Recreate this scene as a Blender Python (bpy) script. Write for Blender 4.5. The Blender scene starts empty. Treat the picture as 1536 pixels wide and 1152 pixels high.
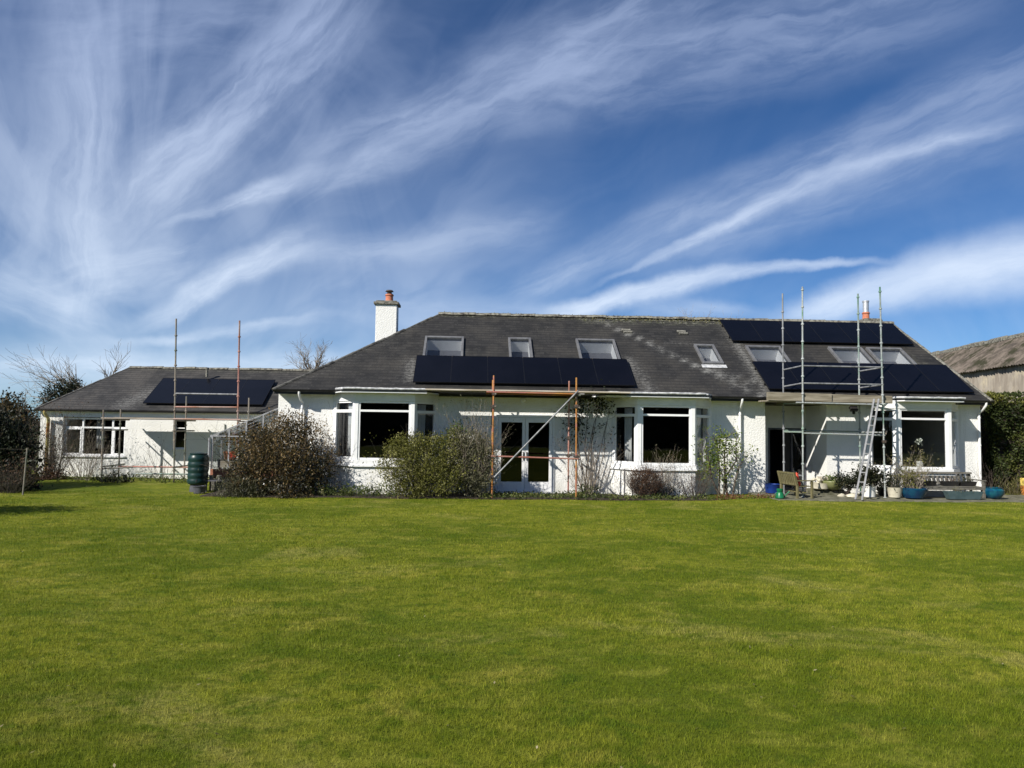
import bpy, bmesh, math, random
import numpy as np
from mathutils import Vector, Matrix
random.seed(7); rng = np.random.default_rng(11)
S = bpy.context.scene; COL = S.collection
rad = math.radians

# ------------------------------------------------------------------ camera model
F, ZE = 1100.0, 2.0
CM = (Matrix.Rotation(-rad(3.0), 3, 'Z') @ Matrix.Rotation(rad(90 + 3.33), 3, 'X') @ Matrix.Rotation(rad(0.8), 3, 'Z'))
CP = Vector((0, 0, ZE))
def ray(px, py): return CM @ Vector(((px - 768) / F, (576 - py) / F, -1))
def P(px, py, Y): d = ray(px, py); return CP + d * (Y / d.y)              # where a sight line meets the wall plane y = Y
def X(px, Y, py=660): return P(px, py, Y).x
def RP(px, py, y0, z0, t):                                                # ... meets a roof plane
    d = ray(px, py); return CP + d * ((z0 - t * y0 - ZE) / (d.z - t * d.y))

# ------------------------------------------------------------------ node helpers
def new_mat(name):
    m = bpy.data.materials.new(name); m.use_nodes = True
    m.node_tree.nodes.clear(); return m, m.node_tree
def N(nt, typ, **kw):
    n = nt.nodes.new(typ)
    for k, v in kw.items():
        if k.startswith('i_'): n.inputs[k[2:].replace('_', ' ')].default_value = v
        else: setattr(n, k, v)
    return n
def math_(nt, op, a, b=None, c=None, clamp=False):
    n = nt.nodes.new('ShaderNodeMath'); n.operation = op; n.use_clamp = clamp
    for i, v in enumerate((a, b, c)):
        if v is None: continue
        if isinstance(v, (int, float)): n.inputs[i].default_value = v
        else: nt.links.new(v, n.inputs[i])
    return n.outputs[0]
def maprange(nt, v, a, b, c=0.0, d=1.0, smooth=True):
    n = nt.nodes.new('ShaderNodeMapRange'); n.interpolation_type = 'SMOOTHSTEP' if smooth else 'LINEAR'
    nt.links.new(v, n.inputs[0])
    for i, x in zip((1, 2, 3, 4), (a, b, c, d)): n.inputs[i].default_value = x
    return n.outputs[0]
def mixc(nt, fac, a, b, mode='MIX'):
    n = nt.nodes.new('ShaderNodeMix'); n.data_type = 'RGBA'; n.blend_type = mode
    for sock, v in ((n.inputs[0], fac), (n.inputs[6], a), (n.inputs[7], b)):
        if isinstance(v, (int, float)): sock.default_value = v
        elif isinstance(v, tuple): sock.default_value = (*v, 1) if len(v) == 3 else v
        else: nt.links.new(v, sock)
    return n.outputs[2]
def noise(nt, vec, scale, detail=4, rough=.55, dist=0.0, dims='3D'):
    n = N(nt, 'ShaderNodeTexNoise'); n.noise_dimensions = dims
    n.inputs['Scale'].default_value = scale; n.inputs['Detail'].default_value = detail
    n.inputs['Roughness'].default_value = rough; n.inputs['Distortion'].default_value = dist
    if vec is not None: nt.links.new(vec, n.inputs['Vector'])
    return n.outputs['Fac']
def ramp(nt, fac, stops):
    n = N(nt, 'ShaderNodeValToRGB'); e = n.color_ramp.elements
    while len(e) < len(stops): e.new(0.5)
    for el, (p, c) in zip(e, stops): el.position = p; el.color = (*c, 1) if len(c) == 3 else c
    nt.links.new(fac, n.inputs[0]); return n.outputs[0]
def objco(nt): return N(nt, 'ShaderNodeTexCoord').outputs['Object']
def bump(nt, h, strength=.5, dist=.02):
    n = N(nt, 'ShaderNodeBump'); n.inputs['Strength'].default_value = strength; n.inputs['Distance'].default_value = dist
    nt.links.new(h, n.inputs['Height']); return n.outputs[0]
def principled(nt, col, rough=.6, metal=0.0, normal=None, spec=.5, coat=0.0):
    b = N(nt, 'ShaderNodeBsdfPrincipled'); o = N(nt, 'ShaderNodeOutputMaterial')
    for nm, v in (('Base Color', col), ('Roughness', rough), ('Metallic', metal), ('Specular IOR Level', spec), ('Coat Weight', coat)):
        if isinstance(v, tuple): b.inputs[nm].default_value = (*v, 1)
        elif isinstance(v, (int, float)): b.inputs[nm].default_value = v
        else: nt.links.new(v, b.inputs[nm])
    if normal is not None: nt.links.new(normal, b.inputs['Normal'])
    nt.links.new(b.outputs[0], o.inputs[0]); return b
def mottled(name, c1, c2, scale=8, rough=.6, metal=0.0, bs=.3, bd=.01, spec=.4, stretch=None, coat=0.0, detail=5):
    m, nt = new_mat(name); co = objco(nt)
    if stretch:
        mp = N(nt, 'ShaderNodeMapping'); mp.inputs['Scale'].default_value = stretch; nt.links.new(co, mp.inputs[0]); co = mp.outputs[0]
    f = noise(nt, co, scale, detail); c = mixc(nt, maprange(nt, f, .35, .65), c1, c2)
    principled(nt, c, rough, metal, bump(nt, f, bs, bd) if bs else None, spec, coat); return m

MAT = {}
# white roughcast (harling)
def mk_harl():
    m, nt = new_mat('white_roughcast'); co = objco(nt)
    v = N(nt, 'ShaderNodeTexVoronoi'); v.feature = 'SMOOTH_F1'; v.inputs['Scale'].default_value = 27; nt.links.new(co, v.inputs['Vector'])
    n1 = noise(nt, co, 32, 5, .65)
    h = math_(nt, 'ADD', math_(nt, 'MULTIPLY', v.outputs['Distance'], -1.0), math_(nt, 'MULTIPLY', n1, .9))
    big = noise(nt, co, .9, 5, .6)
    c = mixc(nt, maprange(nt, big, .3, .7), (.80, .79, .75), (.72, .715, .68))
    pits = maprange(nt, n1, .30, .48, 1.0, 0.0)
    c = mixc(nt, math_(nt, 'MULTIPLY', pits, .28), c, (.50, .49, .46))
    g = N(nt, 'ShaderNodeNewGeometry'); s = N(nt, 'ShaderNodeSeparateXYZ'); nt.links.new(g.outputs['Position'], s.inputs[0])
    low = math_(nt, 'MULTIPLY', maprange(nt, s.outputs['Z'], .05, .55, 1, 0), maprange(nt, noise(nt, co, 3.5, 5), .35, .7))
    c = mixc(nt, math_(nt, 'MULTIPLY', low, .5), c, (.40, .39, .30))
    mp = N(nt, 'ShaderNodeMapping'); mp.inputs['Scale'].default_value = (2.6, 2.6, .22); nt.links.new(co, mp.inputs[0])
    strk = math_(nt, 'MULTIPLY', maprange(nt, noise(nt, mp.outputs[0], 2.0, 6, .65), .50, .72), maprange(nt, noise(nt, co, .6, 3), .40, .62))
    c = mixc(nt, math_(nt, 'MULTIPLY', strk, .42), c, (.47, .46, .40))
    principled(nt, c, .9, 0, bump(nt, h, .65, .013), .2); return m
MAT['harl'] = mk_harl()
MAT['pvc'] = mottled('white_frame_paint', (.80, .80, .79), (.76, .76, .75), 5, .38, bs=.04)
MAT['render_smooth'] = mottled('smooth_white_render', (.74, .74, .71), (.66, .665, .64), 3, .8, bs=.15)
def mk_slate(name, dark, light, moss):
    m, nt = new_mat(name); uv = N(nt, 'ShaderNodeUVMap'); uv.uv_map = 'UVMap'
    b = N(nt, 'ShaderNodeTexBrick'); b.offset = .5; b.inputs['Scale'].default_value = 1
    b.inputs['Brick Width'].default_value = .27; b.inputs['Row Height'].default_value = .17
    b.inputs['Mortar Size'].default_value = .008; b.inputs['Mortar Smooth'].default_value = .2; b.inputs['Bias'].default_value = 0
    b.inputs['Color1'].default_value = (0, 0, 0, 1); b.inputs['Color2'].default_value = (1, 1, 1, 1); b.inputs['Mortar'].default_value = (.5, .5, .5, 1)
    wob = N(nt, 'ShaderNodeVectorMath'); wob.operation = 'ADD'; nt.links.new(uv.outputs[0], wob.inputs[0])
    nz = N(nt, 'ShaderNodeTexNoise'); nz.inputs['Scale'].default_value = 1.4; nt.links.new(uv.outputs[0], nz.inputs['Vector'])
    sc = N(nt, 'ShaderNodeVectorMath'); sc.operation = 'SCALE'; sc.inputs['Scale'].default_value = .07; nt.links.new(nz.outputs['Color'], sc.inputs[0])
    nt.links.new(sc.outputs[0], wob.inputs[1]); nt.links.new(wob.outputs[0], b.inputs['Vector'])
    s = N(nt, 'ShaderNodeSeparateXYZ'); nt.links.new(wob.outputs[0], s.inputs[0])
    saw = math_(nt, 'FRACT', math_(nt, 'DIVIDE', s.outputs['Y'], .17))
    tone = N(nt, 'ShaderNodeSeparateColor'); nt.links.new(b.outputs['Color'], tone.inputs[0]); tone = tone.outputs[0]
    c = mixc(nt, tone, dark, light)
    big = noise(nt, uv.outputs[0], .8, 6, .62)
    c = mixc(nt, maprange(nt, big, .42, .66), c, moss)
    sp = noise(nt, uv.outputs[0], 9, 6, .7)
    c = mixc(nt, math_(nt, 'MULTIPLY', maprange(nt, sp, .55, .70), .6), c, (.085, .080, .070))
    # pale lichen and lime wear, where the roof carries it
    at = N(nt, 'ShaderNodeAttribute'); at.attribute_name = 'wear'
    mp = N(nt, 'ShaderNodeMapping'); mp.inputs['Scale'].default_value = (5, 16, 1); nt.links.new(uv.outputs[0], mp.inputs[0])
    st = noise(nt, mp.outputs[0], 1.6, 6, .8)
    wr = math_(nt, 'MULTIPLY', at.outputs['Fac'], maprange(nt, math_(nt, 'ADD', st, math_(nt, 'MULTIPLY', at.outputs['Fac'], .14)), 0.52, .68), clamp=True)
    c = mixc(nt, math_(nt, 'MULTIPLY', wr, .75), c, (.25, .245, .225))
    at2 = N(nt, 'ShaderNodeAttribute'); at2.attribute_name = 'moss'
    wr2 = math_(nt, 'MULTIPLY', at2.outputs['Fac'], maprange(nt, noise(nt, uv.outputs[0], 3.5, 6, .75), .40, .62), clamp=True)
    c = mixc(nt, wr2, c, mixc(nt, maprange(nt, noise(nt, uv.outputs[0], 11, 3), .45, .6), (.075, .085, .035), (.34, .33, .26)))
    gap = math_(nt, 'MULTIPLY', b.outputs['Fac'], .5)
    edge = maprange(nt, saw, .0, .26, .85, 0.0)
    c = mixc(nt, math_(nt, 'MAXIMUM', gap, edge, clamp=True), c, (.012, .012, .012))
    h = math_(nt, 'ADD', math_(nt, 'MULTIPLY', saw, -1.0), math_(nt, 'MULTIPLY', sp, .6))
    principled(nt, c, .74, 0, bump(nt, h, 1.0, .02), .35); return m
MAT['slate'] = mk_slate('grey_slate', (.0135, .0130, .0122), (.030, .0285, .026), (.042, .0385, .0325))
MAT['slate2'] = mk_slate('brown_grey_slate', (.024, .023, .0215), (.046, .0435, .040), (.070, .064, .056))
MAT['ridge'] = mottled('lichened_ridge_tile', (.07, .062, .052), (.25, .24, .19), 9, .85, bs=.6, bd=.02)
MAT['hip'] = mottled('dark_hip_slate', (.035, .033, .03), (.12, .115, .10), 6, .85, bs=.5, bd=.02)
MAT['lead'] = mottled('weathered_lead', (.34, .345, .35), (.62, .62, .61), 7, .55, bs=.3)
MAT['gutter'] = mottled('black_gutter', (.012, .012, .013), (.02, .02, .02), 5, .4, bs=.05)
MAT['panel'] = mottled('black_solar_glass', (.0035, .0038, .006), (.0045, .0048, .0075), 1.2, .22, bs=0, spec=.22)
MAT['panelframe'] = mottled('black_anodised', (.010, .010, .012), (.014, .014, .016), 6, .35, .3, bs=0)
MAT['galv'] = mottled('galvanised_tube', (.15, .155, .16), (.27, .275, .28), 7, .6, .15, bs=.15, stretch=(1, 1, .5))
MAT['alu'] = mottled('dull_aluminium', (.27, .27, .275), (.37, .37, .375), 6, .5, .3, bs=.05)
MAT['skyframe'] = mottled('grey_roof_window_frame', (.13, .13, .135), (.18, .18, .18), 6, .5, .2, bs=.05)
MAT['steel'] = mottled('bright_steel', (.5, .5, .5), (.65, .65, .66), 6, .42, .6, bs=.05)
def mk_tube(name, stops, k=1.1):
    m, nt = new_mat(name); co = objco(nt)
    mp = N(nt, 'ShaderNodeMapping'); mp.inputs['Scale'].default_value = (.35, .35, 1); nt.links.new(co, mp.inputs[0])
    f = noise(nt, mp.outputs[0], k, 2, .5); c = ramp(nt, f, stops)
    g = noise(nt, co, 45, 4, .6); c = mixc(nt, maprange(nt, g, .5, .72), c, (.13, .075, .04))
    principled(nt, c, .55, .15, bump(nt, g, .2, .004), .4); return m
MAT['rust'] = mk_tube('orange_painted_tube', [(.30, (.26, .25, .23)), (.38, (.40, .15, .035)), (.47, (.46, .22, .05)), (.52, (.38, .14, .12)), (.57, (.42, .19, .04)), (.66, (.26, .11, .05))], 1.5)
MAT['redtube'] = mk_tube('faded_red_tube', [(.3, (.34, .12, .09)), (.48, (.42, .22, .18)), (.56, (.30, .13, .08)), (.7, (.38, .36, .34))])
MAT['greentube'] = mk_tube('green_grey_tube', [(.32, (.05, .19, .11)), (.45, (.28, .32, .31)), (.55, (.40, .42, .41)), (.66, (.10, .24, .15)), (.75, (.36, .37, .37))])
MAT['dulltube'] = mk_tube('dull_grey_tube', [(.3, (.11, .14, .10)), (.45, (.21, .20, .17)), (.56, (.27, .23, .18)), (.7, (.14, .12, .10))], 1.5)
MAT['clamp'] = mottled('dark_coupler', (.05, .04, .035), (.12, .09, .07), 20, .6, .3)
MAT['board'] = mottled('scaffold_plank', (.17, .145, .10), (.30, .265, .20), 3, .85, bs=.4, stretch=(.5, 6, 6))
MAT['paleboard'] = mottled('pale_scaffold_plank', (.34, .28, .20), (.55, .50, .42), 2, .8, bs=.3, stretch=(.5, 6, 6))
MAT['bench'] = mottled('weathered_green_timber', (.10, .088, .038), (.17, .15, .072), 4, .85, bs=.4, stretch=(6, 6, .8))
MAT['benchgrey'] = mottled('silvered_timber', (.085, .08, .065), (.16, .15, .125), 4, .85, bs=.4, stretch=(.8, 6, 6))
MAT['terracotta'] = mottled('terracotta', (.42, .13, .07), (.50, .19, .11), 10, .8)
MAT['cement'] = mottled('lichened_cement', (.09, .085, .07), (.24, .23, .19), 14, .9, bs=.6)
MAT['stone'] = mottled('grey_paving_stone', (.085, .085, .05), (.17, .16, .115), 5, .9, bs=.5)
MAT['soil'] = mottled('dark_soil', (.025, .019, .013), (.06, .045, .03), 12, .95, bs=.8, bd=.03)
MAT['buttgreen'] = mottled('green_plastic', (.007, .025, .023), (.011, .035, .031), 4, .35, bs=.05)
MAT['greyplastic'] = mottled('grey_plastic', (.055, .055, .065), (.09, .09, .10), 6, .5, bs=.1)
MAT['blackplastic'] = mottled('black_plastic', (.012, .012, .012), (.022, .02, .018), 6, .55, bs=.1)
MAT['blueglaze'] = mottled('blue_glaze', (.003, .024, .070), (.005, .055, .10), 5, .12, bs=.05, spec=.6)
MAT['turqglaze'] = mottled('turquoise_glaze', (.003, .042, .088), (.008, .095, .125), 5, .12, bs=.05, spec=.6)
MAT['whiteglaze'] = mottled('white_glaze', (.74, .73, .68), (.66, .65, .60), 6, .35, bs=.1)
MAT['creamglaze'] = mottled('cream_stoneware', (.60, .56, .44), (.50, .46, .35), 8, .5, bs=.2)
MAT['oliveglaze'] = mottled('olive_glaze', (.14, .15, .055), (.22, .23, .10), 6, .3, bs=.1)
MAT['teal'] = mottled('teal_trough', (.045, .075, .08), (.065, .10, .105), 6, .5, bs=.1)
MAT['bluetub'] = mottled('blue_plastic', (.006, .026, .15), (.009, .036, .20), 6, .35, bs=.05)
MAT['brightgreen'] = mottled('bright_green_plastic', (.006, .12, .045), (.009, .16, .06), 6, .35, bs=.05)
MAT['red'] = mottled('red_cloth', (.62, .04, .03), (.75, .12, .06), 9, .7, bs=.3)
MAT['yellow'] = mottled('yellow_box', (.72, .52, .10), (.80, .62, .20), 6, .6, bs=.1)
MAT['orange'] = mottled('orange_box', (.62, .22, .04), (.70, .30, .08), 6, .6, bs=.1)
MAT['curtain'] = mottled('white_curtain_cloth', (.70, .70, .68), (.60, .60, .585), 12, .9, bs=.2, stretch=(4, 4, .3))
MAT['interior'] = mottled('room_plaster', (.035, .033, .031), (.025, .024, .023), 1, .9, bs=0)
MAT['lining'] = mottled('white_window_lining', (.80, .80, .80), (.76, .76, .76), 3, .6, bs=0)
MAT['blind'] = mottled('grey_roof_blind', (.13, .132, .15), (.11, .112, .125), 3, .8, bs=.1)
MAT['redtimber'] = mottled('red_brown_timber', (.24, .09, .05), (.32, .14, .085), 5, .8, bs=.3, stretch=(1, 6, 6))
MAT['yellowpipe'] = mk_tube('yellow_and_rust_pipe', [(.36, (.50, .40, .10)), (.48, (.55, .47, .18)), (.55, (.42, .15, .04)), (.68, (.50, .38, .10))], 2.2)
MAT['bark'] = mottled('grey_brown_bark', (.055, .043, .033), (.13, .11, .085), 14, .9, bs=.6)
MAT['barkpale'] = mottled('pale_twig_bark', (.16, .13, .10), (.28, .24, .19), 14, .9, bs=.5)
MAT['barkdark'] = mottled('dark_twig_bark', (.028, .020, .016), (.06, .045, .035), 14, .9, bs=.5)
MAT['flower'] = mottled('white_petal', (.80, .82, .74), (.75, .78, .60), 30, .6, bs=0)
def mk_glass():
    m, nt = new_mat('window_glass'); o = N(nt, 'ShaderNodeOutputMaterial'); mx = N(nt, 'ShaderNodeMixShader')
    fr = N(nt, 'ShaderNodeFresnel'); fr.inputs[0].default_value = 1.5
    t = N(nt, 'ShaderNodeBsdfTransparent'); t.inputs[0].default_value = (.83, .84, .845, 1)
    g = N(nt, 'ShaderNodeBsdfGlossy'); g.inputs['Roughness'].default_value = .01; g.inputs['Color'].default_value = (.95, .97, 1, 1)
    co = objco(nt); nt.links.new(bump(nt, noise(nt, co, 1.3, 2), .05, .02), g.inputs['Normal'])
    gg = N(nt, 'ShaderNodeNewGeometry'); nt.links.new(math_(nt, 'MULTIPLY', fr.outputs[0], math_(nt, 'SUBTRACT', 1.0, gg.outputs['Backfacing'])), mx.inputs[0]); nt.links.new(t.outputs[0], mx.inputs[1]); nt.links.new(g.outputs[0], mx.inputs[2])
    nt.links.new(mx.outputs[0], o.inputs[0]); return m
MAT['glass'] = mk_glass()
def mk_leaf(name, stops, trans=.25, rough=.55, spec=.25):
    m, nt = new_mat(name); at = N(nt, 'ShaderNodeAttribute'); at.attribute_name = 'tint'
    c = ramp(nt, at.outputs['Fac'], stops)
    b = N(nt, 'ShaderNodeBsdfPrincipled'); nt.links.new(c, b.inputs['Base Color']); b.inputs['Roughness'].default_value = rough
    b.inputs['Specular IOR Level'].default_value = spec
    t = N(nt, 'ShaderNodeBsdfTranslucent'); nt.links.new(c, t.inputs[0]); mx = N(nt, 'ShaderNodeMixShader'); mx.inputs[0].default_value = trans
    o = N(nt, 'ShaderNodeOutputMaterial'); nt.links.new(b.outputs[0], mx.inputs[1]); nt.links.new(t.outputs[0], mx.inputs[2]); nt.links.new(mx.outputs[0], o.inputs[0]); return m
MAT['l_brown'] = mk_leaf('bronze_leaves', [(0, (.028, .027, .013)), (.35, (.070, .058, .025)), (.65, (.135, .088, .034)), (1, (.26, .18, .08))], .3)
MAT['l_glossy'] = mk_leaf('glossy_dark_leaves', [(0, (.010, .012, .006)), (.5, (.028, .030, .013)), (.8, (.055, .045, .02)), (1, (.11, .08, .04))], .12, .32, .6)
MAT['l_green'] = mk_leaf('olive_green_leaves', [(0, (.045, .048, .010)), (.4, (.115, .118, .022)), (.75, (.20, .195, .045)), (1, (.33, .31, .12))], .3)
MAT['l_grey'] = mk_leaf('grey_lavender_leaves', [(0, (.045, .046, .025)), (.5, (.12, .118, .062)), (1, (.29, .27, .17))])
MAT['l_dark'] = mk_leaf('dark_evergreen_leaves', [(0, (.008, .011, .006)), (.5, (.020, .027, .013)), (.85, (.042, .048, .022)), (1, (.085, .075, .04))])
MAT['l_hedge'] = mk_leaf('hedge_leaves', [(0, (.014, .022, .006)), (.45, (.042, .058, .015)), (.8, (.085, .098, .024)), (1, (.17, .17, .04))])
MAT['l_rose'] = mk_leaf('fresh_green_leaves', [(0, (.05, .085, .012)), (.5, (.13, .19, .03)), (1, (.27, .30, .07))], .35)
MAT['l_twig'] = mk_leaf('russet_buds', [(0, (.035, .020, .014)), (.5, (.095, .05, .03)), (1, (.18, .11, .06))])
MAT['l_cover'] = mk_leaf('low_border_leaves', [(0, (.020, .032, .008)), (.5, (.065, .09, .02)), (.85, (.14, .16, .045)), (1, (.28, .26, .12))])
MAT['l_red'] = mk_leaf('red_border_leaves', [(0, (.05, .022, .012)), (.5, (.15, .06, .03)), (1, (.28, .12, .06))])
MAT['l_straw'] = mk_leaf('straw_leaves', [(0, (.07, .06, .02)), (.5, (.17, .16, .05)), (1, (.36, .31, .18))])
MAT['l_ochre'] = mk_leaf('ochre_leaves', [(0, (.10, .05, .01)), (.5, (.22, .13, .025)), (1, (.34, .24, .07))])

# ------------------------------------------------------------------ mesh builder
ORG = {}
class MB:
    def __init__(s): s.v = []; s.f = []; s.t = []
    def add(s, vs, fs):
        n = len(s.v); s.v += [tuple(v) for v in vs]; s.f += [tuple(i + n for i in f) for f in fs]; return s
    def obox(s, o, u, v, w, ru, rv, rw):
        o, u, v, w = map(Vector, (o, u, v, w))
        vs = [o + u * a + v * b + w * c for a in ru for b in rv for c in rw]
        return s.add(vs, [(0, 1, 3, 2), (4, 6, 7, 5), (0, 4, 5, 1), (2, 3, 7, 6), (0, 2, 6, 4), (1, 5, 7, 3)])
    def box(s, x0, x1, y0, y1, z0, z1): return s.obox((0, 0, 0), (1, 0, 0), (0, 1, 0), (0, 0, 1), (x0, x1), (y0, y1), (z0, z1))
    def tube(s, pts, r, n=8, cap=True):
        pts = [Vector(p) for p in pts]; rs = r if isinstance(r, (list, tuple)) else [r] * len(pts)
        base = len(s.v); vs = []; prev = None
        for i, p in enumerate(pts):
            d = (pts[min(i + 1, len(pts) - 1)] - pts[max(i - 1, 0)]).normalized()
            if prev is None: a = d.orthogonal().normalized()
            else: a = (prev - d * prev.dot(d)); a = a.normalized() if a.length > 1e-6 else d.orthogonal().normalized()
            prev = a; b = d.cross(a)
            for k in range(n): q = 2 * math.pi * k / n; vs.append(p + (a * math.cos(q) + b * math.sin(q)) * rs[i])
        fs = [(i * n + k, i * n + (k + 1) % n, (i + 1) * n + (k + 1) % n, (i + 1) * n + k) for i in range(len(pts) - 1) for k in range(n)]
        if cap: fs += [tuple(range(n - 1, -1, -1)), tuple((len(pts) - 1) * n + k for k in range(n))]
        return s.add(vs, fs)
    def prism(s, poly, vec):
        n = len(poly); vec = Vector(vec); p = [Vector(q) for q in poly]
        return s.add(p + [q + vec for q in p], [tuple(range(n - 1, -1, -1)), tuple(range(n, 2 * n))] + [(i, (i + 1) % n, (i + 1) % n + n, i + n) for i in range(n)])
    def lathe(s, c, prof, n=20, sx=1, sy=1):
        c = Vector(c); vs = [c + Vector((r * sx * math.cos(2 * math.pi * k / n), r * sy * math.sin(2 * math.pi * k / n), z)) for r, z in prof for k in range(n)]
        fs = [(i * n + k, i * n + (k + 1) % n, (i + 1) * n + (k + 1) % n, (i + 1) * n + k) for i in range(len(prof) - 1) for k in range(n)]
        fs += [tuple(range(n - 1, -1, -1)), tuple((len(prof) - 1) * n + k for k in range(n))]
        return s.add(vs, fs)
    def blob(s, c, r, seg=10, jit=.12):
        prof = []; c = Vector(c); vs = []; m = seg // 2 + 1
        for i in range(m + 1):
            th = math.pi * i / m
            for k in range(seg):
                q = 2 * math.pi * k / seg; j = 1 + random.uniform(-jit, jit)
                vs.append(c + Vector((r[0] * math.sin(th) * math.cos(q) * j, r[1] * math.sin(th) * math.sin(q) * j, r[2] * math.cos(th) * j)))
        fs = [(i * seg + k, i * seg + (k + 1) % seg, (i + 1) * seg + (k + 1) % seg, (i + 1) * seg + k) for i in range(m) for k in range(seg)]
        return s.add(vs, fs)
    def leaf(s, p, d, side, L, W, tint):
        n = len(s.v); p = Vector(p)
        s.v += [tuple(p), tuple(p + d * (L * .5) + side * (W * .5)), tuple(p + d * L), tuple(p + d * (L * .5) - side * (W * .5))]
        s.f.append((n, n + 1, n + 2, n + 3)); s.t += [tint] * 4
    def build(s, name, mat, parent=None, smooth=None, bevel=0.0, recalc=True):
        org = Vector(ORG[parent.name]) if parent is not None else Vector((0, 0, 0))
        if parent is None and s.v:
            a = np.array(s.v); org = Vector(((a[:, 0].min() + a[:, 0].max()) / 2, (a[:, 1].min() + a[:, 1].max()) / 2, a[:, 2].min()))
        me = bpy.data.meshes.new(name); me.from_pydata([tuple(Vector(v) - org) for v in s.v], [], s.f)
        if recalc and not s.t:
            bm = bmesh.new(); bm.from_mesh(me); bmesh.ops.recalc_face_normals(bm, faces=bm.faces); bm.to_mesh(me); bm.free()
        if s.t:
            at = me.attributes.new('tint', 'FLOAT', 'POINT'); at.data.foreach_set('value', np.array(s.t, dtype=np.float32))
        if smooth is not None:
            me.shade_smooth(); me.set_sharp_from_angle(angle=rad(smooth))
        me.materials.append(MAT[mat] if isinstance(mat, str) else mat)
        o = bpy.data.objects.new(name, me); COL.objects.link(o)
        if parent is not None: o.parent = parent
        else: o.location = org
        ORG[o.name] = tuple(org)
        if bevel:
            b = o.modifiers.new('bevel', 'BEVEL'); b.width = bevel; b.segments = 2; b.limit_method = 'ANGLE'; b.angle_limit = rad(40)
        return o
def tag(o, label=None, cat=None, group=None, kind=None):
    for k, v in (('label', label), ('category', cat), ('group', group), ('kind', kind)):
        if v: o[k] = v
    return o
def thing(name, loc, label, cat, group=None):
    o = bpy.data.objects.new(name, None); COL.objects.link(o); o.location = loc; o.empty_display_size = .2
    ORG[o.name] = tuple(loc); return tag(o, label, cat, group)
def rd(): 
    v = Vector(rng.normal(size=3)); return v.normalized()

# ------------------------------------------------------------------ ground and lawn
def lawn_z(x, y):
    k = np.clip((x - 5.5) / 3, 0, 1); k = k * k * (3 - 2 * k) * np.clip((y - 8) / 10, 0, 1)
    return .4 * (1 - np.clip(y / 18.0, 0, 1)) + .085 * k + .018 * np.sin(x * .9 + 1.3) * np.cos(y * .7) + .012 * np.sin(x * 2.1 + y * 1.7)
def mk_lawncol(nt, extra=None):
    g = N(nt, 'ShaderNodeNewGeometry'); pos = g.outputs['Position']
    mp = N(nt, 'ShaderNodeMapping'); mp.inputs['Scale'].default_value = (.75, 1, 0); nt.links.new(pos, mp.inputs[0]); pos = mp.outputs[0]
    a = noise(nt, pos, .42, 4, .55, .4); b = noise(nt, pos, 1.5, 5, .6, .3); c = noise(nt, pos, 7, 4, .65)
    col = mixc(nt, maprange(nt, a, .40, .60), (.126, .160, .011), (.214, .230, .021))
    col = mixc(nt, math_(nt, 'MULTIPLY', maprange(nt, b, .50, .72), .75), col, (.33, .30, .05))
    b2 = noise(nt, math_vec(nt, pos, (31, 17, 0)), .8, 5, .6, .5)
    col = mixc(nt, math_(nt, 'MULTIPLY', maprange(nt, b2, .54, .72), .6), col, (.082, .135, .009))
    dead = noise(nt, math_vec(nt, pos, (7.3, 3.9, 0)), .55, 5, .62, .6)
    col = mixc(nt, math_(nt, 'MULTIPLY', math_(nt, 'MULTIPLY', maprange(nt, dead, .55, .68), maprange(nt, c, .35, .55)), .6), col, (.46, .39, .12))
    col = mixc(nt, maprange(nt, c, .44, .66, 0, .95), col, (.105, .145, .008))
    t2 = noise(nt, math_vec(nt, pos, (3.1, 8.2, 0)), 2.6, 6, .7, .4); col = mixc(nt, maprange(nt, t2, .53, .64, 0, .55), col, (.28, .285, .04)); col = mixc(nt, maprange(nt, t2, .46, .34, 0, .75), col, (.080, .130, .008))
    return col
def math_vec(nt, v, off):
    n = N(nt, 'ShaderNodeVectorMath'); n.operation = 'ADD'; nt.links.new(v, n.inputs[0]); n.inputs[1].default_value = off; return n.outputs[0]
m, nt = new_mat('lawn_turf'); g = N(nt, 'ShaderNodeNewGeometry')
h = noise(nt, g.outputs['Position'], 22, 6, .75)
col = mixc(nt, maprange(nt, h, .3, .62, .55, 0), mk_lawncol(nt), (.03, .045, .006))
principled(nt, col, .9, 0, bump(nt, h, 1.0, .03), .1); MAT['lawn'] = m
m, nt = new_mat('grass_blades'); at = N(nt, 'ShaderNodeAttribute'); at.attribute_name = 'tint'
c0 = mk_lawncol(nt); c1 = mixc(nt, 1.0, c0, (1.95, 1.85, 2.1), 'MULTIPLY'); c2 = mixc(nt, 1.0, c0, (.58, .64, .55), 'MULTIPLY')
c = mixc(nt, at.outputs['Fac'], c2, c1)
b = N(nt, 'ShaderNodeBsdfPrincipled'); nt.links.new(c, b.inputs['Base Color']); b.inputs['Roughness'].default_value = .6; b.inputs['Specular IOR Level'].default_value = .08
t = N(nt, 'ShaderNodeBsdfTranslucent'); nt.links.new(c, t.inputs[0]); mx = N(nt, 'ShaderNodeMixShader'); mx.inputs[0].default_value = .40
o = N(nt, 'ShaderNodeOutputMaterial'); nt.links.new(b.outputs[0], mx.inputs[1]); nt.links.new(t.outputs[0], mx.inputs[2]); nt.links.new(mx.outputs[0], o.inputs[0]); MAT['grass'] = m
MAT['earth'] = mottled('rough_field', (.06, .07, .02), (.10, .10, .035), .4, .95, bs=.3)

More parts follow.
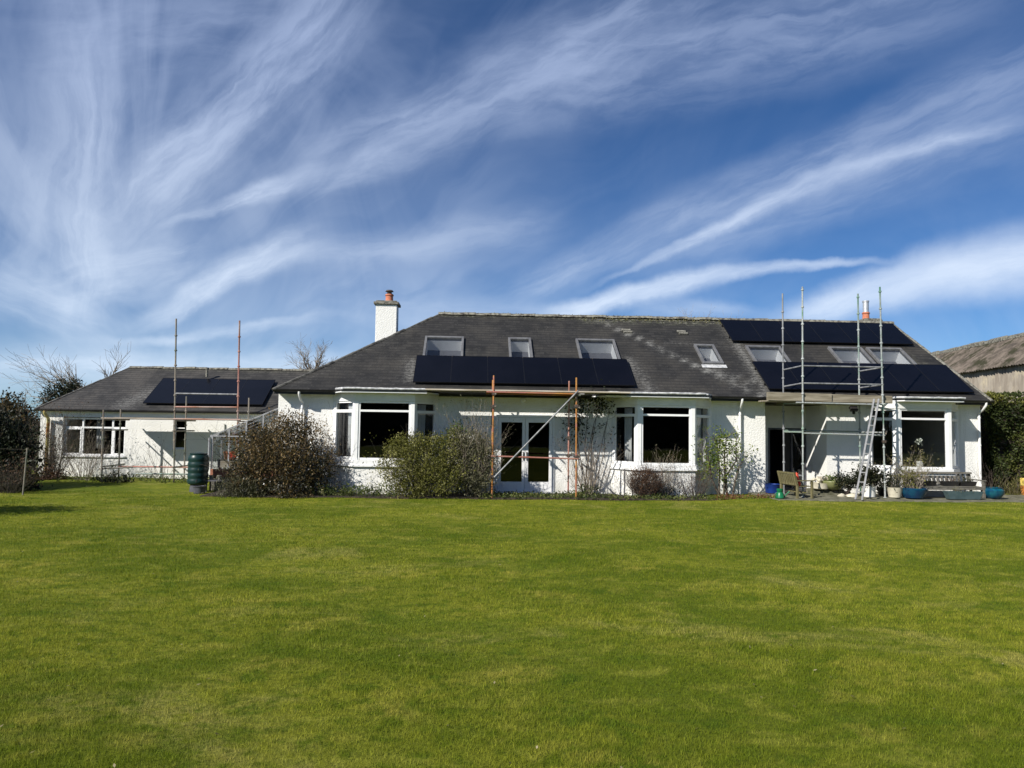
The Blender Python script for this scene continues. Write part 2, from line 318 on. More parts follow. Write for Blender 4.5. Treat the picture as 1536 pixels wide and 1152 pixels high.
gm = MB(); gm.add([(-2500, -2500, -.12), (2500, -2500, -.12), (2500, 2500, -.12), (-2500, 2500, -.12)], [(0, 1, 2, 3)])
tag(gm.build('ground', 'earth'), 'rough grassy ground reaching the horizon', 'ground', kind='structure')
xs = np.arange(-34, 34.1, .5); ys = np.arange(-12, 34.1, .5); gx, gy = np.meshgrid(xs, ys, indexing='ij')
gz = lawn_z(gx, gy); nx, ny = gx.shape
lm = MB(); lm.add(np.stack([gx.ravel(), gy.ravel(), gz.ravel()], 1).tolist(), [(i * ny + j, (i + 1) * ny + j, (i + 1) * ny + j + 1, i * ny + j + 1) for i in range(nx - 1) for j in range(ny - 1)])
tag(lm.build('lawn', 'lawn', smooth=180, recalc=False), 'wide mown lawn with yellowed patches in front of the house', 'lawn', kind='structure')
# mown grass blades, thinning with distance
NB = 680000
y = np.exp(rng.uniform(math.log(2.9), math.log(21.5), NB)); x = rng.uniform(-1, 1, NB) * (.74 * y + .6) + y * .052
ok = ((y < 20.25) | (x < -7.4)) & ~((x > 8.3) & (y > 19.72)); x, y = x[ok], y[ok]; n = len(x)
z = lawn_z(x, y); w = .0017 * (y / 4) ** .75; hh = rng.uniform(.011, .028, n) * (1 + .02 * y); a = rng.uniform(0, 2 * np.pi, n); ln = rng.uniform(0, 1.0, n) * hh
la = rng.uniform(0, 2 * np.pi, n)
co = np.zeros((n, 3, 3), np.float32)
co[:, 0] = np.stack([x - np.cos(a) * w, y - np.sin(a) * w, z - .006], 1); co[:, 1] = np.stack([x + np.cos(a) * w, y + np.sin(a) * w, z - .006], 1)
co[:, 2] = np.stack([x + np.cos(la) * ln, y + np.sin(la) * ln, z + hh], 1)
me = bpy.data.meshes.new('grass'); me.vertices.add(n * 3); me.vertices.foreach_set('co', co.ravel())
me.loops.add(n * 3); me.loops.foreach_set('vertex_index', np.arange(n * 3, dtype=np.int32)); me.polygons.add(n)
me.polygons.foreach_set('loop_start', np.arange(0, n * 3, 3, dtype=np.int32)); me.update(); me.validate()
at = me.attributes.new('tint', 'FLOAT', 'POINT'); at.data.foreach_set('value', np.repeat(rng.beta(2, 2, n), 3).astype(np.float32))
me.materials.append(MAT['grass']); o = bpy.data.objects.new('grass', me); COL.objects.link(o)
tag(o, 'short mown grass blades of the lawn', 'grass', kind='stuff')

fl = MB()
for k in range(150):
    y_ = math.exp(rng.uniform(math.log(3.4), math.log(19))); x_ = rng.uniform(-.72, .76) * y_ ; d = Vector((rng.normal(), rng.normal(), .25)).normalized()
    fl.leaf((x_, y_, float(lawn_z(x_, y_)) + .02), d, d.cross(Vector((rng.normal(0, .3), rng.normal(0, .3), 1))).normalized(), rng.uniform(.012, .03) * (1 + .05 * y_), .014, rng.uniform(.2, 1))
tag(fl.build('fallen_leaves', 'l_straw', recalc=False), 'scattered pale dry leaves lying on the lawn', 'leaves', kind='stuff')

# ------------------------------------------------------------------ house
HL = 'long white roughcast bungalow with grey slate roofs, bay windows and dark solar panels'
house = thing('house', (5, 24, 0), HL, 'house')
E0, Y0, T = 3.0, 21.6, .70           # eaves height, eaves plane, roof pitch
ZR = 5.95; YR = Y0 + (ZR - E0) / T; YB = 2 * YR - Y0
XL, XRG, XRE, XRR = -5.81, -1.23, 15.86, 15.2

def wall(name, o, u, L, z0, z1, holes, thick, mat='harl', parent=None):
    """a wall along u (plan direction) from o, with openings (u0,u1,z0,z1); its thickness lies behind the face"""
    o = Vector(o); u = Vector(u).normalized(); nrm = Vector((-u.y, u.x, 0))
    us = sorted({0.0, L, *[h for q in holes for h in q[:2]]}); zs = sorted({z0, z1, *[h for q in holes for h in q[2:]]})
    solid = lambda i, j: 0 <= i < len(us) - 1 and 0 <= j < len(zs) - 1 and not any(q[0] - 1e-6 <= us[i] and us[i + 1] <= q[1] + 1e-6 and q[2] - 1e-6 <= zs[j] and zs[j + 1] <= q[3] + 1e-6 for q in holes)
    mb = MB(); pt = lambda uu, d, z: o + u * uu + nrm * d + Vector((0, 0, z))
    for i in range(len(us) - 1):
        for j in range(len(zs) - 1):
            if not solid(i, j): continue
            a, b, c, d = us[i], us[i + 1], zs[j], zs[j + 1]
            mb.add([pt(a, 0, c), pt(b, 0, c), pt(b, 0, d), pt(a, 0, d)], [(0, 1, 2, 3)])
            mb.add([pt(a, thick, c), pt(b, thick, c), pt(b, thick, d), pt(a, thick, d)], [(3, 2, 1, 0)])
            for (di, dj, e) in ((-1, 0, ((a, c), (a, d))), (1, 0, ((b, c), (b, d))), (0, -1, ((a, c), (b, c))), (0, 1, ((a, d), (b, d)))):
                if not solid(i + di, j + dj):
                    (u1, w1), (u2, w2) = e
                    mb.add([pt(u1, 0, w1), pt(u2, 0, w2), pt(u2, thick, w2), pt(u1, thick, w1)], [(0, 1, 2, 3)])
    ob = mb.build(name, mat, parent or house, recalc=False)
    bm = bmesh.new(); bm.from_mesh(ob.data); bmesh.ops.remove_doubles(bm, verts=bm.verts, dist=1e-5); bmesh.ops.recalc_face_normals(bm, faces=bm.faces); bm.to_mesh(ob.data); bm.free()
    return ob
WM = -5.75; WC = X(1148, 22); RB = 23.4; RX = X(1240, 22); WR = 15.74
Dx0, Dx1 = .69, 2.46                                   # garden doors
wall('wall', (WM, 22, -.1), (1, 0, 0), WC - WM, 0, 3.02, [(-4.0 - WM, -1.2 - WM, 1.0, 2.75), (4.32 - WM, 7.08 - WM, 1.0, 2.75), (Dx0 - WM, Dx1 - WM, .16, 2.46)], .3)
wall('wall', (WC - .003, 22.302, -.1), (0, 1, 0), RB - 22.302, 0, 3.02, [], -.3 + .6)
wx0, wx1 = X(1150, RB), X(1209, RB)
wall('wall', (WC - .003, RB, -.1), (1, 0, 0), RX - WC + .3, 0, 3.02, [(wx0 - WC + .05, wx1 - WC, .2, 2.18)], .2, 'render_smooth')
wall('wall', (RX + .002, RB - .003, -.1), (0, -1, 0), RB - 22.306, 0, 3.02, [], .3)
wall('wall', (RX, 22, -.1), (1, 0, 0), WR - RX, 0, 3.02, [(12.3 - RX, 14.95 - RX, .95, 2.75)], .3)
wall('wall', (WR - .003, 22.303, -.1), (0, 1, 0), YB - 22.6, 0, 3.02, [], .3)
wall('wall', (WM + .003, YB - .4, -.1), (0, -1, 0), YB - .4 - 22.303, 0, 3.02, [], .3)
wall('wall', (WR - .3, YB - .4, -.1), (-1, 0, 0), WR - WM - .6, 0, 3.02, [], .3)
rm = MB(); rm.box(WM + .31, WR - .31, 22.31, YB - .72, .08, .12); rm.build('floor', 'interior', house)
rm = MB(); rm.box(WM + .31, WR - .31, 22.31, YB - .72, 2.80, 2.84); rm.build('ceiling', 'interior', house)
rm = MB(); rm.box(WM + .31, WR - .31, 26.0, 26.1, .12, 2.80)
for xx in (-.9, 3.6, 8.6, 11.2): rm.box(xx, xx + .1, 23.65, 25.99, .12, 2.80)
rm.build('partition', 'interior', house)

# roofs: slate planes with seams cut along a grid so that wear can be painted on
def roof_plane(mb_parts, poly, holes=(), wears=(), mosses=()):
    poly = [Vector(p) for p in poly]; nrm = (poly[1] - poly[0]).cross(poly[2] - poly[0]).normalized()
    if nrm.z < 0: nrm = -nrm
    up = (Vector((0, 0, 1)) - nrm * nrm.z).normalized(); uu = up.cross(nrm)
    bm = bmesh.new(); bm.faces.new([bm.verts.new(p) for p in poly]); o0 = poly[0].copy()
    cu = [(v.co - o0).dot(uu) for v in bm.verts]; cv = [(v.co - o0).dot(up) for v in bm.verts]
    cutu = list(np.arange(min(cu) + .3, max(cu), .3)); cutv = list(np.arange(min(cv) + .3, max(cv), .3)); H = []
    for hh in holes:
        q = [((Vector(p) - o0).dot(uu), (Vector(p) - o0).dot(up)) for p in hh]
        a, b, c, d = min(x for x, _ in q), max(x for x, _ in q), min(y for _, y in q), max(y for _, y in q); H.append((a, b, c, d))
        cutu = [x for x in cutu if min(abs(x - a), abs(x - b)) > .04] + [a, b]; cutv = [x for x in cutv if min(abs(x - c), abs(x - d)) > .04] + [c, d]
    for val, ax in [(x, uu) for x in cutu] + [(x, up) for x in cutv]:
        bmesh.ops.bisect_plane(bm, geom=bm.verts[:] + bm.edges[:] + bm.faces[:], plane_co=o0 + ax * val, plane_no=ax)
    dele = [f for f in bm.faces if any(a < (f.calc_center_median() - o0).dot(uu) < b and c < (f.calc_center_median() - o0).dot(up) < d for a, b, c, d in H)]
    bmesh.ops.delete(bm, geom=dele, context='FACES')
    for f in bm.faces:
        if f.normal.dot(nrm) < 0: f.normal_flip()
    bm.verts.ensure_lookup_table(); bm.verts.index_update()
    def dist(p, a, b):
        a, b = Vector(a), Vector(b); t = max(0, min(1, (p - a).dot(b - a) / (b - a).length_squared)); return (p - a - (b - a) * t).length
    ww = [max([s * max(0, 1 - dist(v.co, a, b) / w) for a, b, w, s in wears] + [0]) for v in bm.verts]
    mm = [max([s * max(0, 1 - dist(v.co, a, b) / w) for a, b, w, s in mosses] + [0]) for v in bm.verts]
    mb_parts.append(([v.co.copy() for v in bm.verts], [[v.index for v in f.verts] for f in bm.faces], ww, mm, [((v.co).dot(uu), (v.co - Vector((0, 0, E0))).dot(up)) for v in bm.verts]))
    bm.free()
def roof_build(parts, name, mat, parent):
    V, Fs, W, Mo, UV = [], [], [], [], []
    for v, f, w, mo, uv in parts:
        n = len(V); V += v; Fs += [[i + n for i in q] for q in f]; W += w; Mo += mo; UV += uv
    org = Vector(ORG[parent.name]); me = bpy.data.meshes.new(name); me.from_pydata([tuple(v - org) for v in V], [], Fs)
    for nm, dat in (('wear', W), ('moss', Mo)):
        a = me.attributes.new(nm, 'FLOAT', 'POINT'); a.data.foreach_set('value', np.array(dat, np.float32))
    ul = me.uv_layers.new(name='UVMap')
    for lp in me.loops: ul.data[lp.index].uv = UV[lp.vertex_index]
    me.materials.append(MAT[mat]); o = bpy.data.objects.new(name, me); COL.objects.link(o); o.parent = parent; ORG[o.name] = tuple(org)
    so = o.modifiers.new('thickness', 'SOLIDIFY'); so.thickness = .05; so.offset = -1; return o

RPm = lambda px, py, off=0: RP(px, py, Y0, E0 + off, T)
UP = Vector((0, 1, T)).normalized(); NR = Vector((0, -T, 1)).normalized(); UX = Vector((1, 0, 0))
def rp(x, z, off=0): return Vector((x, Y0 + (z - E0) / T, z)) + NR * off
# skylights: (x0, x1, ztop, zbottom, kind)
sky = []
for (pl, pr, pt, plb, pb, flash) in ((638, 696, 507, 0, 548, 0), (762, 796, 509, 0, 541, 0), (863, 921, 511, 0, 545, 0), (1040, 1070, 519, 0, 547, 1), (1117, 1169, 521, 0, 548, 0), (1241, 1291, 523, 0, 549, 0), (1298, 1350, 524, 0, 550, 0)):
    a = RPm(pl, pt); b = RPm(pr, pt + .5); zb = RPm(pl, pb).z
    sky.append((a.x, b.x, (a.z + b.z) / 2, zb, flash))
parts = []
corner = lambda s, g=-.03: [rp(s[0] - g, s[2] + g), rp(s[1] + g, s[2] + g), rp(s[1] + g, s[3] - g), rp(s[0] - g, s[3] - g)]
hipa, hipb = rp(4.22, ZR), rp(8.66, E0)
wears = [(hipa, hipb, .20, 1.4), (RPm(1087, 490), RPm(1153, 588), .40, .95), (rp(4.95, 4.2), rp(5.3, 3.1), .5, .85), (RPm(1060, 552), RPm(1140, 575), .30, .8), (rp(-1.95, 4.0), rp(-1.9, 3.4), .45, .9), (RPm(695, 528), RPm(700, 536), .2, .9), (rp(6.5, 4.9), rp(8.6, 4.8), .25, .5), (RPm(440, 580), RPm(640, 480), .3, .35)]
mosses = [(rp(4.0, ZR), rp(8.9, ZR), .55, .95), (rp(-1.2, ZR), rp(4, ZR), .14, .7), (rp(8.9, ZR), rp(15.2, ZR), .16, .8), (RPm(1300, 500), RPm(1440, 580), .3, .4)]
roof_plane(parts, [(XL, Y0, E0), (XRE, Y0, E0), (XRR, YR, ZR), (XRG, YR, ZR)], [corner(s) for s in sky], wears, mosses)
roof_plane(parts, [(XL, YB, E0), (XL, Y0, E0), (XRG, YR, ZR)])
roof_plane(parts, [(XRE, YB, E0), (XL, YB, E0), (XRG, YR, ZR), (XRR, YR, ZR)])
roof_plane(parts, [(XRE, Y0, E0), (XRE, YB, E0), (XRR, YR, ZR)])
roof = roof_build(parts, 'roof', 'slate', house)
# ridge and hip tiles
def ridge_run(a, b, r, parent, name='ridge_tiles', step=.42, mat='ridge'):
    a, b = Vector(a), Vector(b); L = (b - a).length; d = (b - a) / L; side = d.cross(Vector((0, 0, 1))).normalized(); upv = side.cross(d); n = max(1, round(L / step)); mb = MB()
    for i in range(n):
        p = a + d * (L * i / n); q = a + d * (L * (i + 1.04) / n); j = random.uniform(-.012, .014); vs = []
        for c, e in ((p, .0), (q, .012)):
            for ang in (-100, -50, 0, 50, 100):
                vs.append(c + side * math.sin(rad(ang)) * (r + e) + upv * (math.cos(rad(ang)) * (r + e) * .62 + j))
        mb.add(vs, [(k, k + 1, k + 6, k + 5) for k in range(4)] + [(4, 3, 2, 1, 0), (5, 6, 7, 8, 9)])
    return mb.build(name, mat, parent, smooth=35, recalc=False)
ridge_run((XRG - .05, YR, ZR - .02), (XRR, YR, ZR - .0), .13, roof)
ridge_run((XL, Y0, E0 - .02), (XRG, YR, ZR - .03), .07, roof, 'hip_tiles', mat='hip')
ridge_run((XRE - .02, Y0, E0 - .02), (XRR, YR, ZR - .03), .06, roof, 'hip_tiles', mat='cement')
# moss and grass growing along the ridge
ms = MB()
for k in range(900):
    xx = rng.uniform(3.9, 9.2) if k < 560 else rng.uniform(-1.2, 15.1); zz = ZR - abs(rng.normal(0, .10 if k < 560 else .03)) + .03
    p = rp(xx, zz, .01); d = (Vector((rng.normal(0, .5), -.3, 1))).normalized(); ms.leaf(p, d, d.cross(rd()).normalized(), rng.uniform(.03, .09), .03, rng.uniform(.2, .95))
ms.build('moss', 'l_straw', roof)
# soffit, gutters, fascia
for a, b, yb in ((XL + .03, -4.06, 21.995), (-1.0, 3.52, 21.995), (7.14, 11.8, 21.995), (14.5, XRE - .05, 21.995), (WC, RX, RB - .004)): MB().box(a, b, Y0 + .04 if yb < 22 else 21.996, yb, 2.91, 2.93).build('soffit', 'render_smooth', house)
def gutter(a, b, name='gutter', r=.06):
    a, b = Vector(a), Vector(b); d = (b - a).normalized(); side = d.cross(Vector((0, 0, 1))); mb = MB(); vs = []
    for c in (a, b):
        for rr in (r, r - .012):
            for ang in range(0, 181, 30): vs.append(c + side * math.cos(rad(ang)) * rr - Vector((0, 0, 1)) * math.sin(rad(ang)) * rr)
    m7 = 7; fs = []
    for k in range(6): fs += [(k, k + 1, 14 + k + 1, 14 + k), (7 + k, 21 + k, 21 + k + 1, 7 + k + 1)]
    fs += [(0, 14, 21, 7), (6, 13, 27, 20)] + [tuple(range(0, 7)) + tuple(range(13, 6, -1)), tuple(range(20, 13, -1)) + tuple(range(21, 28))]
    return mb.add(vs, fs).build(name, 'gutter', house, smooth=40)
for a, b in ((XL, -4.04), (-1.02, 3.5), (7.12, 12.36), (14.42, XRE)): gutter((a, Y0 - .03, 2.985), (b, Y0 - .03, 2.985))
for a, b in ((XL + .02, -4.04), (-1.02, 3.5), (7.12, 12.36), (14.42, XRE - .02)): MB().box(a, b, Y0 + .035, Y0 + .06, 2.86, 2.99).build('fascia', 'gutter', house)

# bay windows
def frame_bars(mb, o, u, nrm, L, z0, z1, bar, dep, trans=None, mull=(), tb=None):
    """frame of a window face: o plan start, u along, nrm outwards"""
    Z = Vector((0, 0, 1)); B = lambda a, b, c, d: mb.obox(o, u, Z, nrm, (a, b), (c, d), (-dep, 0))
    B(0, bar, z0, z1); B(L - bar, L, z0, z1); B(bar, L - bar, z0, z0 + bar); B(bar, L - bar, z1 - bar, z1)
    xs = [bar] + [q for m_ in mull for q in (m_ - bar / 2, m_ + bar / 2)] + [L - bar]
    for m_ in mull: B(m_ - bar / 2, m_ + bar / 2, z0 + bar, z1 - bar)
    if trans is not None:
        t = tb or bar
        for i in range(0, len(xs), 2): B(xs[i], xs[i + 1], trans - t / 2, trans + t / 2)
    return xs
def pane(o, u, nrm, a, b, c, d, back, parent, name='pane'):
    mb = MB(); mb.obox(o, u, (0, 0, 1), nrm, (a, b), (c, d), (-back - .008, -back)); return mb.build(name, 'glass', parent)
def bay(A, B, C, D, zs, zt, ztr, roofx, sillz):
    mb = MB(); pl = [Vector((A, 21.995, 0)), Vector((B, 21.2, 0)), Vector((C, 21.2, 0)), Vector((D, 21.995, 0))]
    fr = None; panes = []
    for i in range(3):
        o, e = pl[i], pl[i + 1]; u = (e - o).normalized(); nrm = Vector((u.y, -u.x, 0)); L = (e - o).length
        if nrm.y > 0: nrm = -nrm
        post = .11 if i == 1 else .07
        Z = Vector((0, 0, 1)); mb.obox(o, u, Z, nrm, (0, post), (zs, zt), (-.12, 0)); mb.obox(o, u, Z, nrm, (L - post, L), (zs, zt), (-.12, 0))
        o2 = o + u * post - nrm * .02; xs = frame_bars(mb, o2, u, nrm, L - 2 * post, zs, zt, .055, .07, ztr, (), .06)
        if i != 1: frame_bars(mb, o2 + nrm * .012, u, nrm, L - 2 * post, zs, ztr + .02, .075, .05)
        panes.append((o2, u, nrm, .05, L - 2 * post - .05))
    fr = mb.build('bay_window', 'pvc', house, bevel=.004)
    for o2, u, nrm, a, b in panes:
        pane(o2, u, nrm, a, b, zs + .05, ztr - .03, .035, fr); pane(o2, u, nrm, a, b, ztr + .03, zt - .05, .035, fr)
    q = lambda g, z: [(A - g, 21.994, z), (B - g * .6, 21.2 - g, z), (C + g * .6, 21.2 - g, z), (D + g, 21.994, z)]
    b = MB(); b.prism(q(.0, -.05), (0, 0, sillz - .03)); b.build('bay_wall', 'harl', fr)
    b = MB(); b.prism(q(.07, sillz - .08 + .003), (0, 0, .05)); b.prism(q(.035, sillz - .027), (0, 0, zs - sillz + .025)); b.build('sill', 'pvc', fr, bevel=.005)
    b = MB(); b.prism(q(.015, zt + .002), (0, 0, 2.905 - zt)); b.build('header', 'render_smooth', fr)
    x0, x1 = roofx; b = MB()
    b.prism([(x0, 21.66, 2.91), (x0 + .32, 20.92, 2.91), (x1 - .32, 20.92, 2.91), (x1, 21.66, 2.91)], (0, 0, .03)); b.build('bay_soffit', 'pvc', fr)
    b = MB(); b.prism([(x0, 21.66, 2.945), (x0 + .32, 20.90, 2.945), (x1 - .32, 20.90, 2.945), (x1, 21.66, 2.945)], (0, 0, .045)); b.build('bay_roof', 'gutter', fr)
    b = MB(); n = 26; pts = []
    for i in range(n + 1):                                     # dressed lead edge, slightly uneven
        t = i / n; xx = x0 + .04 + (x1 - x0 - .08) * t; k = min(1, min(t, 1 - t) * 9)
        pts.append((xx, 20.89 + .72 * (1 - k), 3.025 + random.uniform(-.006, .006)))
    b.tube(pts, .030, 6); b.prism([(x0 + .02, 21.66, 2.993), (x0 + .34, 20.9, 2.993), (x1 - .34, 20.9, 2.993), (x1 - .02, 21.66, 2.993)], (0, 0, .035)); b.build('lead_flashing', 'lead', fr, smooth=50)
    return fr
bay1 = bay(-4.14, -3.39, -1.68, -1.03, 1.0, 2.68, 2.40, (-4.05, -1.0), .88)
bay2 = bay(4.18, 4.80, 6.50, 7.24, .95, 2.68, 2.40, (3.5, 7.14), .86)
bay3 = bay(12.10, 12.58, 14.27, 15.02, .92, 2.70, 2.40, (12.35, 14.80), .80)
# garden doors
df = MB(); Zv = Vector((0, 0, 1)); o = Vector((Dx0, 21.97, 0)); U = Vector((1, 0, 0)); NV = Vector((0, -1, 0)); LD = Dx1 - Dx0
df.obox(o, U, Zv, NV, (0, .07), (.06, 2.36), (-.14, 0)); df.obox(o, U, Zv, NV, (LD - .07, LD), (.06, 2.36), (-.14, 0)); df.obox(o, U, Zv, NV, (.07, LD - .07), (2.28, 2.36), (-.14, 0)); df.obox(o, U, Zv, NV, (-.05, LD + .05), (.0, .06), (-.14, .08))
dfo = df.build('door_frame', 'pvc', house, bevel=.004)
for k, (a, b) in enumerate(((.075, LD / 2 - .004), (LD / 2 + .004, LD - .075))):
    m_ = MB(); o2 = Vector((Dx0 + a, 21.98, 0)); L = b - a
    m_.obox(o2, U, Zv, NV, (0, .09), (.07, 2.275), (-.07, 0)); m_.obox(o2, U, Zv, NV, (L - .09, L), (.07, 2.275), (-.07, 0))
    m_.obox(o2, U, Zv, NV, (.09, L - .09), (2.13, 2.275), (-.07, 0)); m_.obox(o2, U, Zv, NV, (.09, L - .09), (.07, .36), (-.07, 0))
    m_.obox(o2, U, Zv, NV, (.14, L - .14), (.14, .30), (0, .012))
    dl = m_.build('door', 'pvc', house, bevel=.005)
    pane(o2, U, NV, .085, L - .085, .355, 2.135, .04, dl)
    hd = MB(); hx = Dx0 + (b - .045 if k == 0 else a + .045); hd.box(hx - .015, hx + .015, 21.955, 21.978, 1.0, 1.25); hd.tube([(hx, 21.955, 1.12), (hx, 21.92, 1.12), (hx + (-.1 if k == 0 else .1), 21.92, 1.12)], .009, 6); hd.build('handle', 'clamp', dl)
# patio door in the recess
pf = MB(); o = Vector((wx0 + .05, RB - .02, 0)); L = wx1 - wx0 - .05
frame_bars(pf, o, U, NV, L, .1, 2.07, .05, .1, None, (L * .62,)); pfo = pf.build('patio_door', 'greyplastic', house, bevel=.004)
pane(o, U, NV, L * .62 + .03, L - .05, .15, 2.02, .04, pfo)
pb = MB(); pb.obox(o, U, Zv, NV, (L * .40, L * .62 - .025), (.15, 2.02), (-.08, -.05)); pb.build('door_curtain', 'interior', pfo)
# skylights
for (x0, x1, zt, zb, fl) in sky:
    mb = MB(); A = lambda x, z, off: rp(x, z, off); w = .075
    for (a, b, c, d) in ((x0, x0 + w, zb, zt), (x1 - w, x1, zb, zt), (x0 + w, x1 - w, zt - .055, zt), (x0 + w, x1 - w, zb, zb + .055)):
        o = rp(a, c, 0); mb.obox(o, UX, UP, NR, (0, b - a), (0, (d - c) / UP.z), (-.04, .085))
    so = mb.build('skylight', 'skyframe', house, bevel=.006)
    g = MB(); g.obox(rp(x0 + w, zb + .055, 0), UX, UP, NR, (-.01, x1 - x0 - 2 * w + .01), (-.01, (zt - zb - .11) / UP.z + .01), (.035, .043)); g.build('pane', 'glass', so)
    ln = MB(); H = (zt - zb - .11) / UP.z; Wd = x1 - x0 - 2 * w; o = rp(x0 + w, zb + .055, 0); dp = .42
    ln.obox(o, UX, UP, NR, (-.02, -.002), (0, H), (-dp, -.045)); ln.obox(o, UX, UP, NR, (Wd + .002, Wd + .02), (0, H), (-dp, -.045))
    ln.obox(o, UX, UP, NR, (-.02, Wd + .02), (H + .002, H + .02), (-dp, -.045)); ln.obox(o, UX, UP, NR, (-.02, Wd + .02), (-.02, -.002), (-dp, -.045))
    ln.build('lining', 'lining', so)
    bl = MB(); bl.obox(o, UX, UP, NR, (-.02, Wd + .02), (-.02, H + .02), (-dp - .03, -dp - .004)); bl.build('blind', 'blind', so)
    fs = MB(); fs.obox(rp(x0 - .06, zb - .11, 0), UX, UP, NR, (0, x1 - x0 + .12), (0, .105 / UP.z), (.006, .022)); fs.build('flashing', 'lead' if fl else 'clamp', so)
# solar panels
def solar_row(x0, x1, zb, zt, n, o_fn, up, nr):
    w = (x1 - x0) / n
    for i in range(n):
        a = x0 + i * w + .001; b = x0 + (i + 1) * w - .001; o = o_fn(a, zb); L = (zt - zb) / up.z
        mb = MB(); mb.obox(o, UX, up, nr, (.014, b - a - .014), (.014, L - .014), (.085, .116)); sp = mb.build('solar_panel', 'panel', house)
        fr = MB(); W = b - a
        for (p, q, r, s) in ((0, .013, 0, L), (W - .013, W, 0, L), (.013, W - .013, 0, .013), (.013, W - .013, L - .013, L)): fr.obox(o, UX, up, nr, (p, q), (r, s), (.08, .12))
        fr.build('frame', 'panelframe', sp)
        [MB().obox(o, UX, up, nr, (-.001, W + .001), (L * t, L * t + .04), (.012, .079)).build('mounting_rail', 'panelframe', sp) for t in (.22, .78)]
        MB().obox(o, UX, up, nr, (-.012, .006), (L * .965, L * .965 + .03), (.121, .130)).build('clamp', 'clamp', sp)
fn = lambda x, z: rp(x, z, 0)
solar_row(-1.80, 4.87, 3.20, 4.11, 6, fn, UP, NR)
solar_row(8.73, 15.07, 4.93, 5.82, 6, fn, UP, NR)
solar_row(8.95, 15.41, 3.17, 4.12, 6, fn, UP, NR)
# roof vents
for px, py in ((940, 497), (1023, 499)):
    c = RPm(px, py); mb = MB()
    for k in range(2): mb.obox(c, UX, UP, NR, (-.17 + k * .04, .13 + k * .04), (-.16 - k * .14 + .15, -.06 - k * .14 + .15), (.004, .05))
    mb.build('roof_vent', 'cement', house)
# chimneys
def chimney(cx, cy, w, d, z0, z1, pots, cap=.07, mat='harl'):
    mb = MB(); mb.box(cx - w / 2, cx + w / 2, cy - d / 2, cy + d / 2, z0, z1); ch = mb.build('chimney', mat, house, bevel=.012)
    c = MB(); c.box(cx - w / 2 - cap, cx + w / 2 + cap, cy - d / 2 - cap, cy + d / 2 + cap, z1 + .002, z1 + .09); c.box(cx - w / 2, cx + w / 2, cy - d / 2, cy + d / 2, z1 + .092, z1 + .14); c.build('chimney_cap', 'cement', ch, bevel=.015)
    for (px, r, h, cowl) in pots:
        b = z1 + .14; p = MB(); p.lathe((px, cy, b), [(r * 1.1, 0), (r, .03), (r * .95, h * .75), (r * 1.15, h * .8), (r * 1.15, h * .9), (r, h * .92), (r, h)], 16); p.build('chimney_pot', 'terracotta', ch, smooth=30)
        k = MB()
        if cowl == 'steel': k.lathe((px, cy, b + h), [(r * .85, .0), (r * .85, .38), (r * .98, .39), (r * .98, .44)], 16); k.build('cowl', 'steel', ch, smooth=30)
        else: k.lathe((px, cy, b + h), [(r * 1.02, 0), (r * .6, .03), (r * .6, .08), (r * 1.1, .09), (r * .8, .14)], 14); k.build('cowl', 'clamp', ch, smooth=30)
chimney(-2.98, 25.0, .70, .62, 4.2, 6.05, [(-2.92, .13, .26, 'dark')])
chimney(14.95, 26.9, .60, .55, 5.2, 6.12, [(14.83, .125, .26, 'steel')], .05, 'cement')
# downpipes
def pipe(pts, r, mat, name='downpipe', brackets=()):
    mb = MB(); mb.tube(pts, r, 10); o = mb.build(name, mat, house, smooth=50)
    for z in brackets:
        p = Vector(pts[-1]); b = MB(); b.lathe((p.x, p.y, z), [(r * 1.25, 0), (r * 1.25, .05)], 10); b.box(p.x - .012, p.x + .012, p.y, p.y + .07, z + .01, z + .04); b.build('bracket', mat, o)
def swan(px, px2, brs=(.5, 1.6, 2.45)):
    x0 = X(px, 21.6, 590); x1 = X(px2, 21.93)
    pipe([(x0, Y0 - .03, 2.94), (x0, Y0 - .03, 2.86), (x0 * .6 + x1 * .4, 21.70, 2.74), (x1, 21.92, 2.62), (x1, 21.92, 2.5), (x1, 21.92, .02)], .036, 'pvc', brackets=brs)
swan(449, 452); swan(1113, 1110); swan(1478, 1469)
# sill drain pipe under the right bay, and wall lamp over the doors
x_ = X(937, 21.15); pipe([(x_, 21.12, .82), (x_, 21.12, .0)], .02, 'greyplastic', 'waste_pipe')
c = P(785, 600, 21.9); wl = MB(); wl.lathe((c.x, 21.93, c.z - .06), [(.05, 0), (.075, .03), (.08, .07), (.06, .11), (.03, .13)], 16); wlo = wl.build('wall_lamp', 'pvc', house, smooth=40)
b = MB(); b.box(c.x - .045, c.x + .045, 21.95, 21.999, c.z - .1, c.z + .06); b.build('lamp_bracket', 'pvc', wlo)
c = P(1281, 613, 21.7); wl = MB(); wl.obox((c.x, 21.72, c.z), (1, 0, 0), Vector((0, .5, .86)), Vector((0, -.86, .5)), (-.11, .11), (-.08, .08), (-.05, .05)); wl.tube([(c.x, 21.75, c.z), (c.x, 21.9, c.z + .02), (c.x, 21.995, c.z + .02)], .018, 6); wl.lathe((c.x, 21.72, c.z - .17), [(.03, 0), (.045, .03), (.045, .07), (.02, .09)], 10)
wl.build('security_lamp', 'blackplastic', house, bevel=.008)

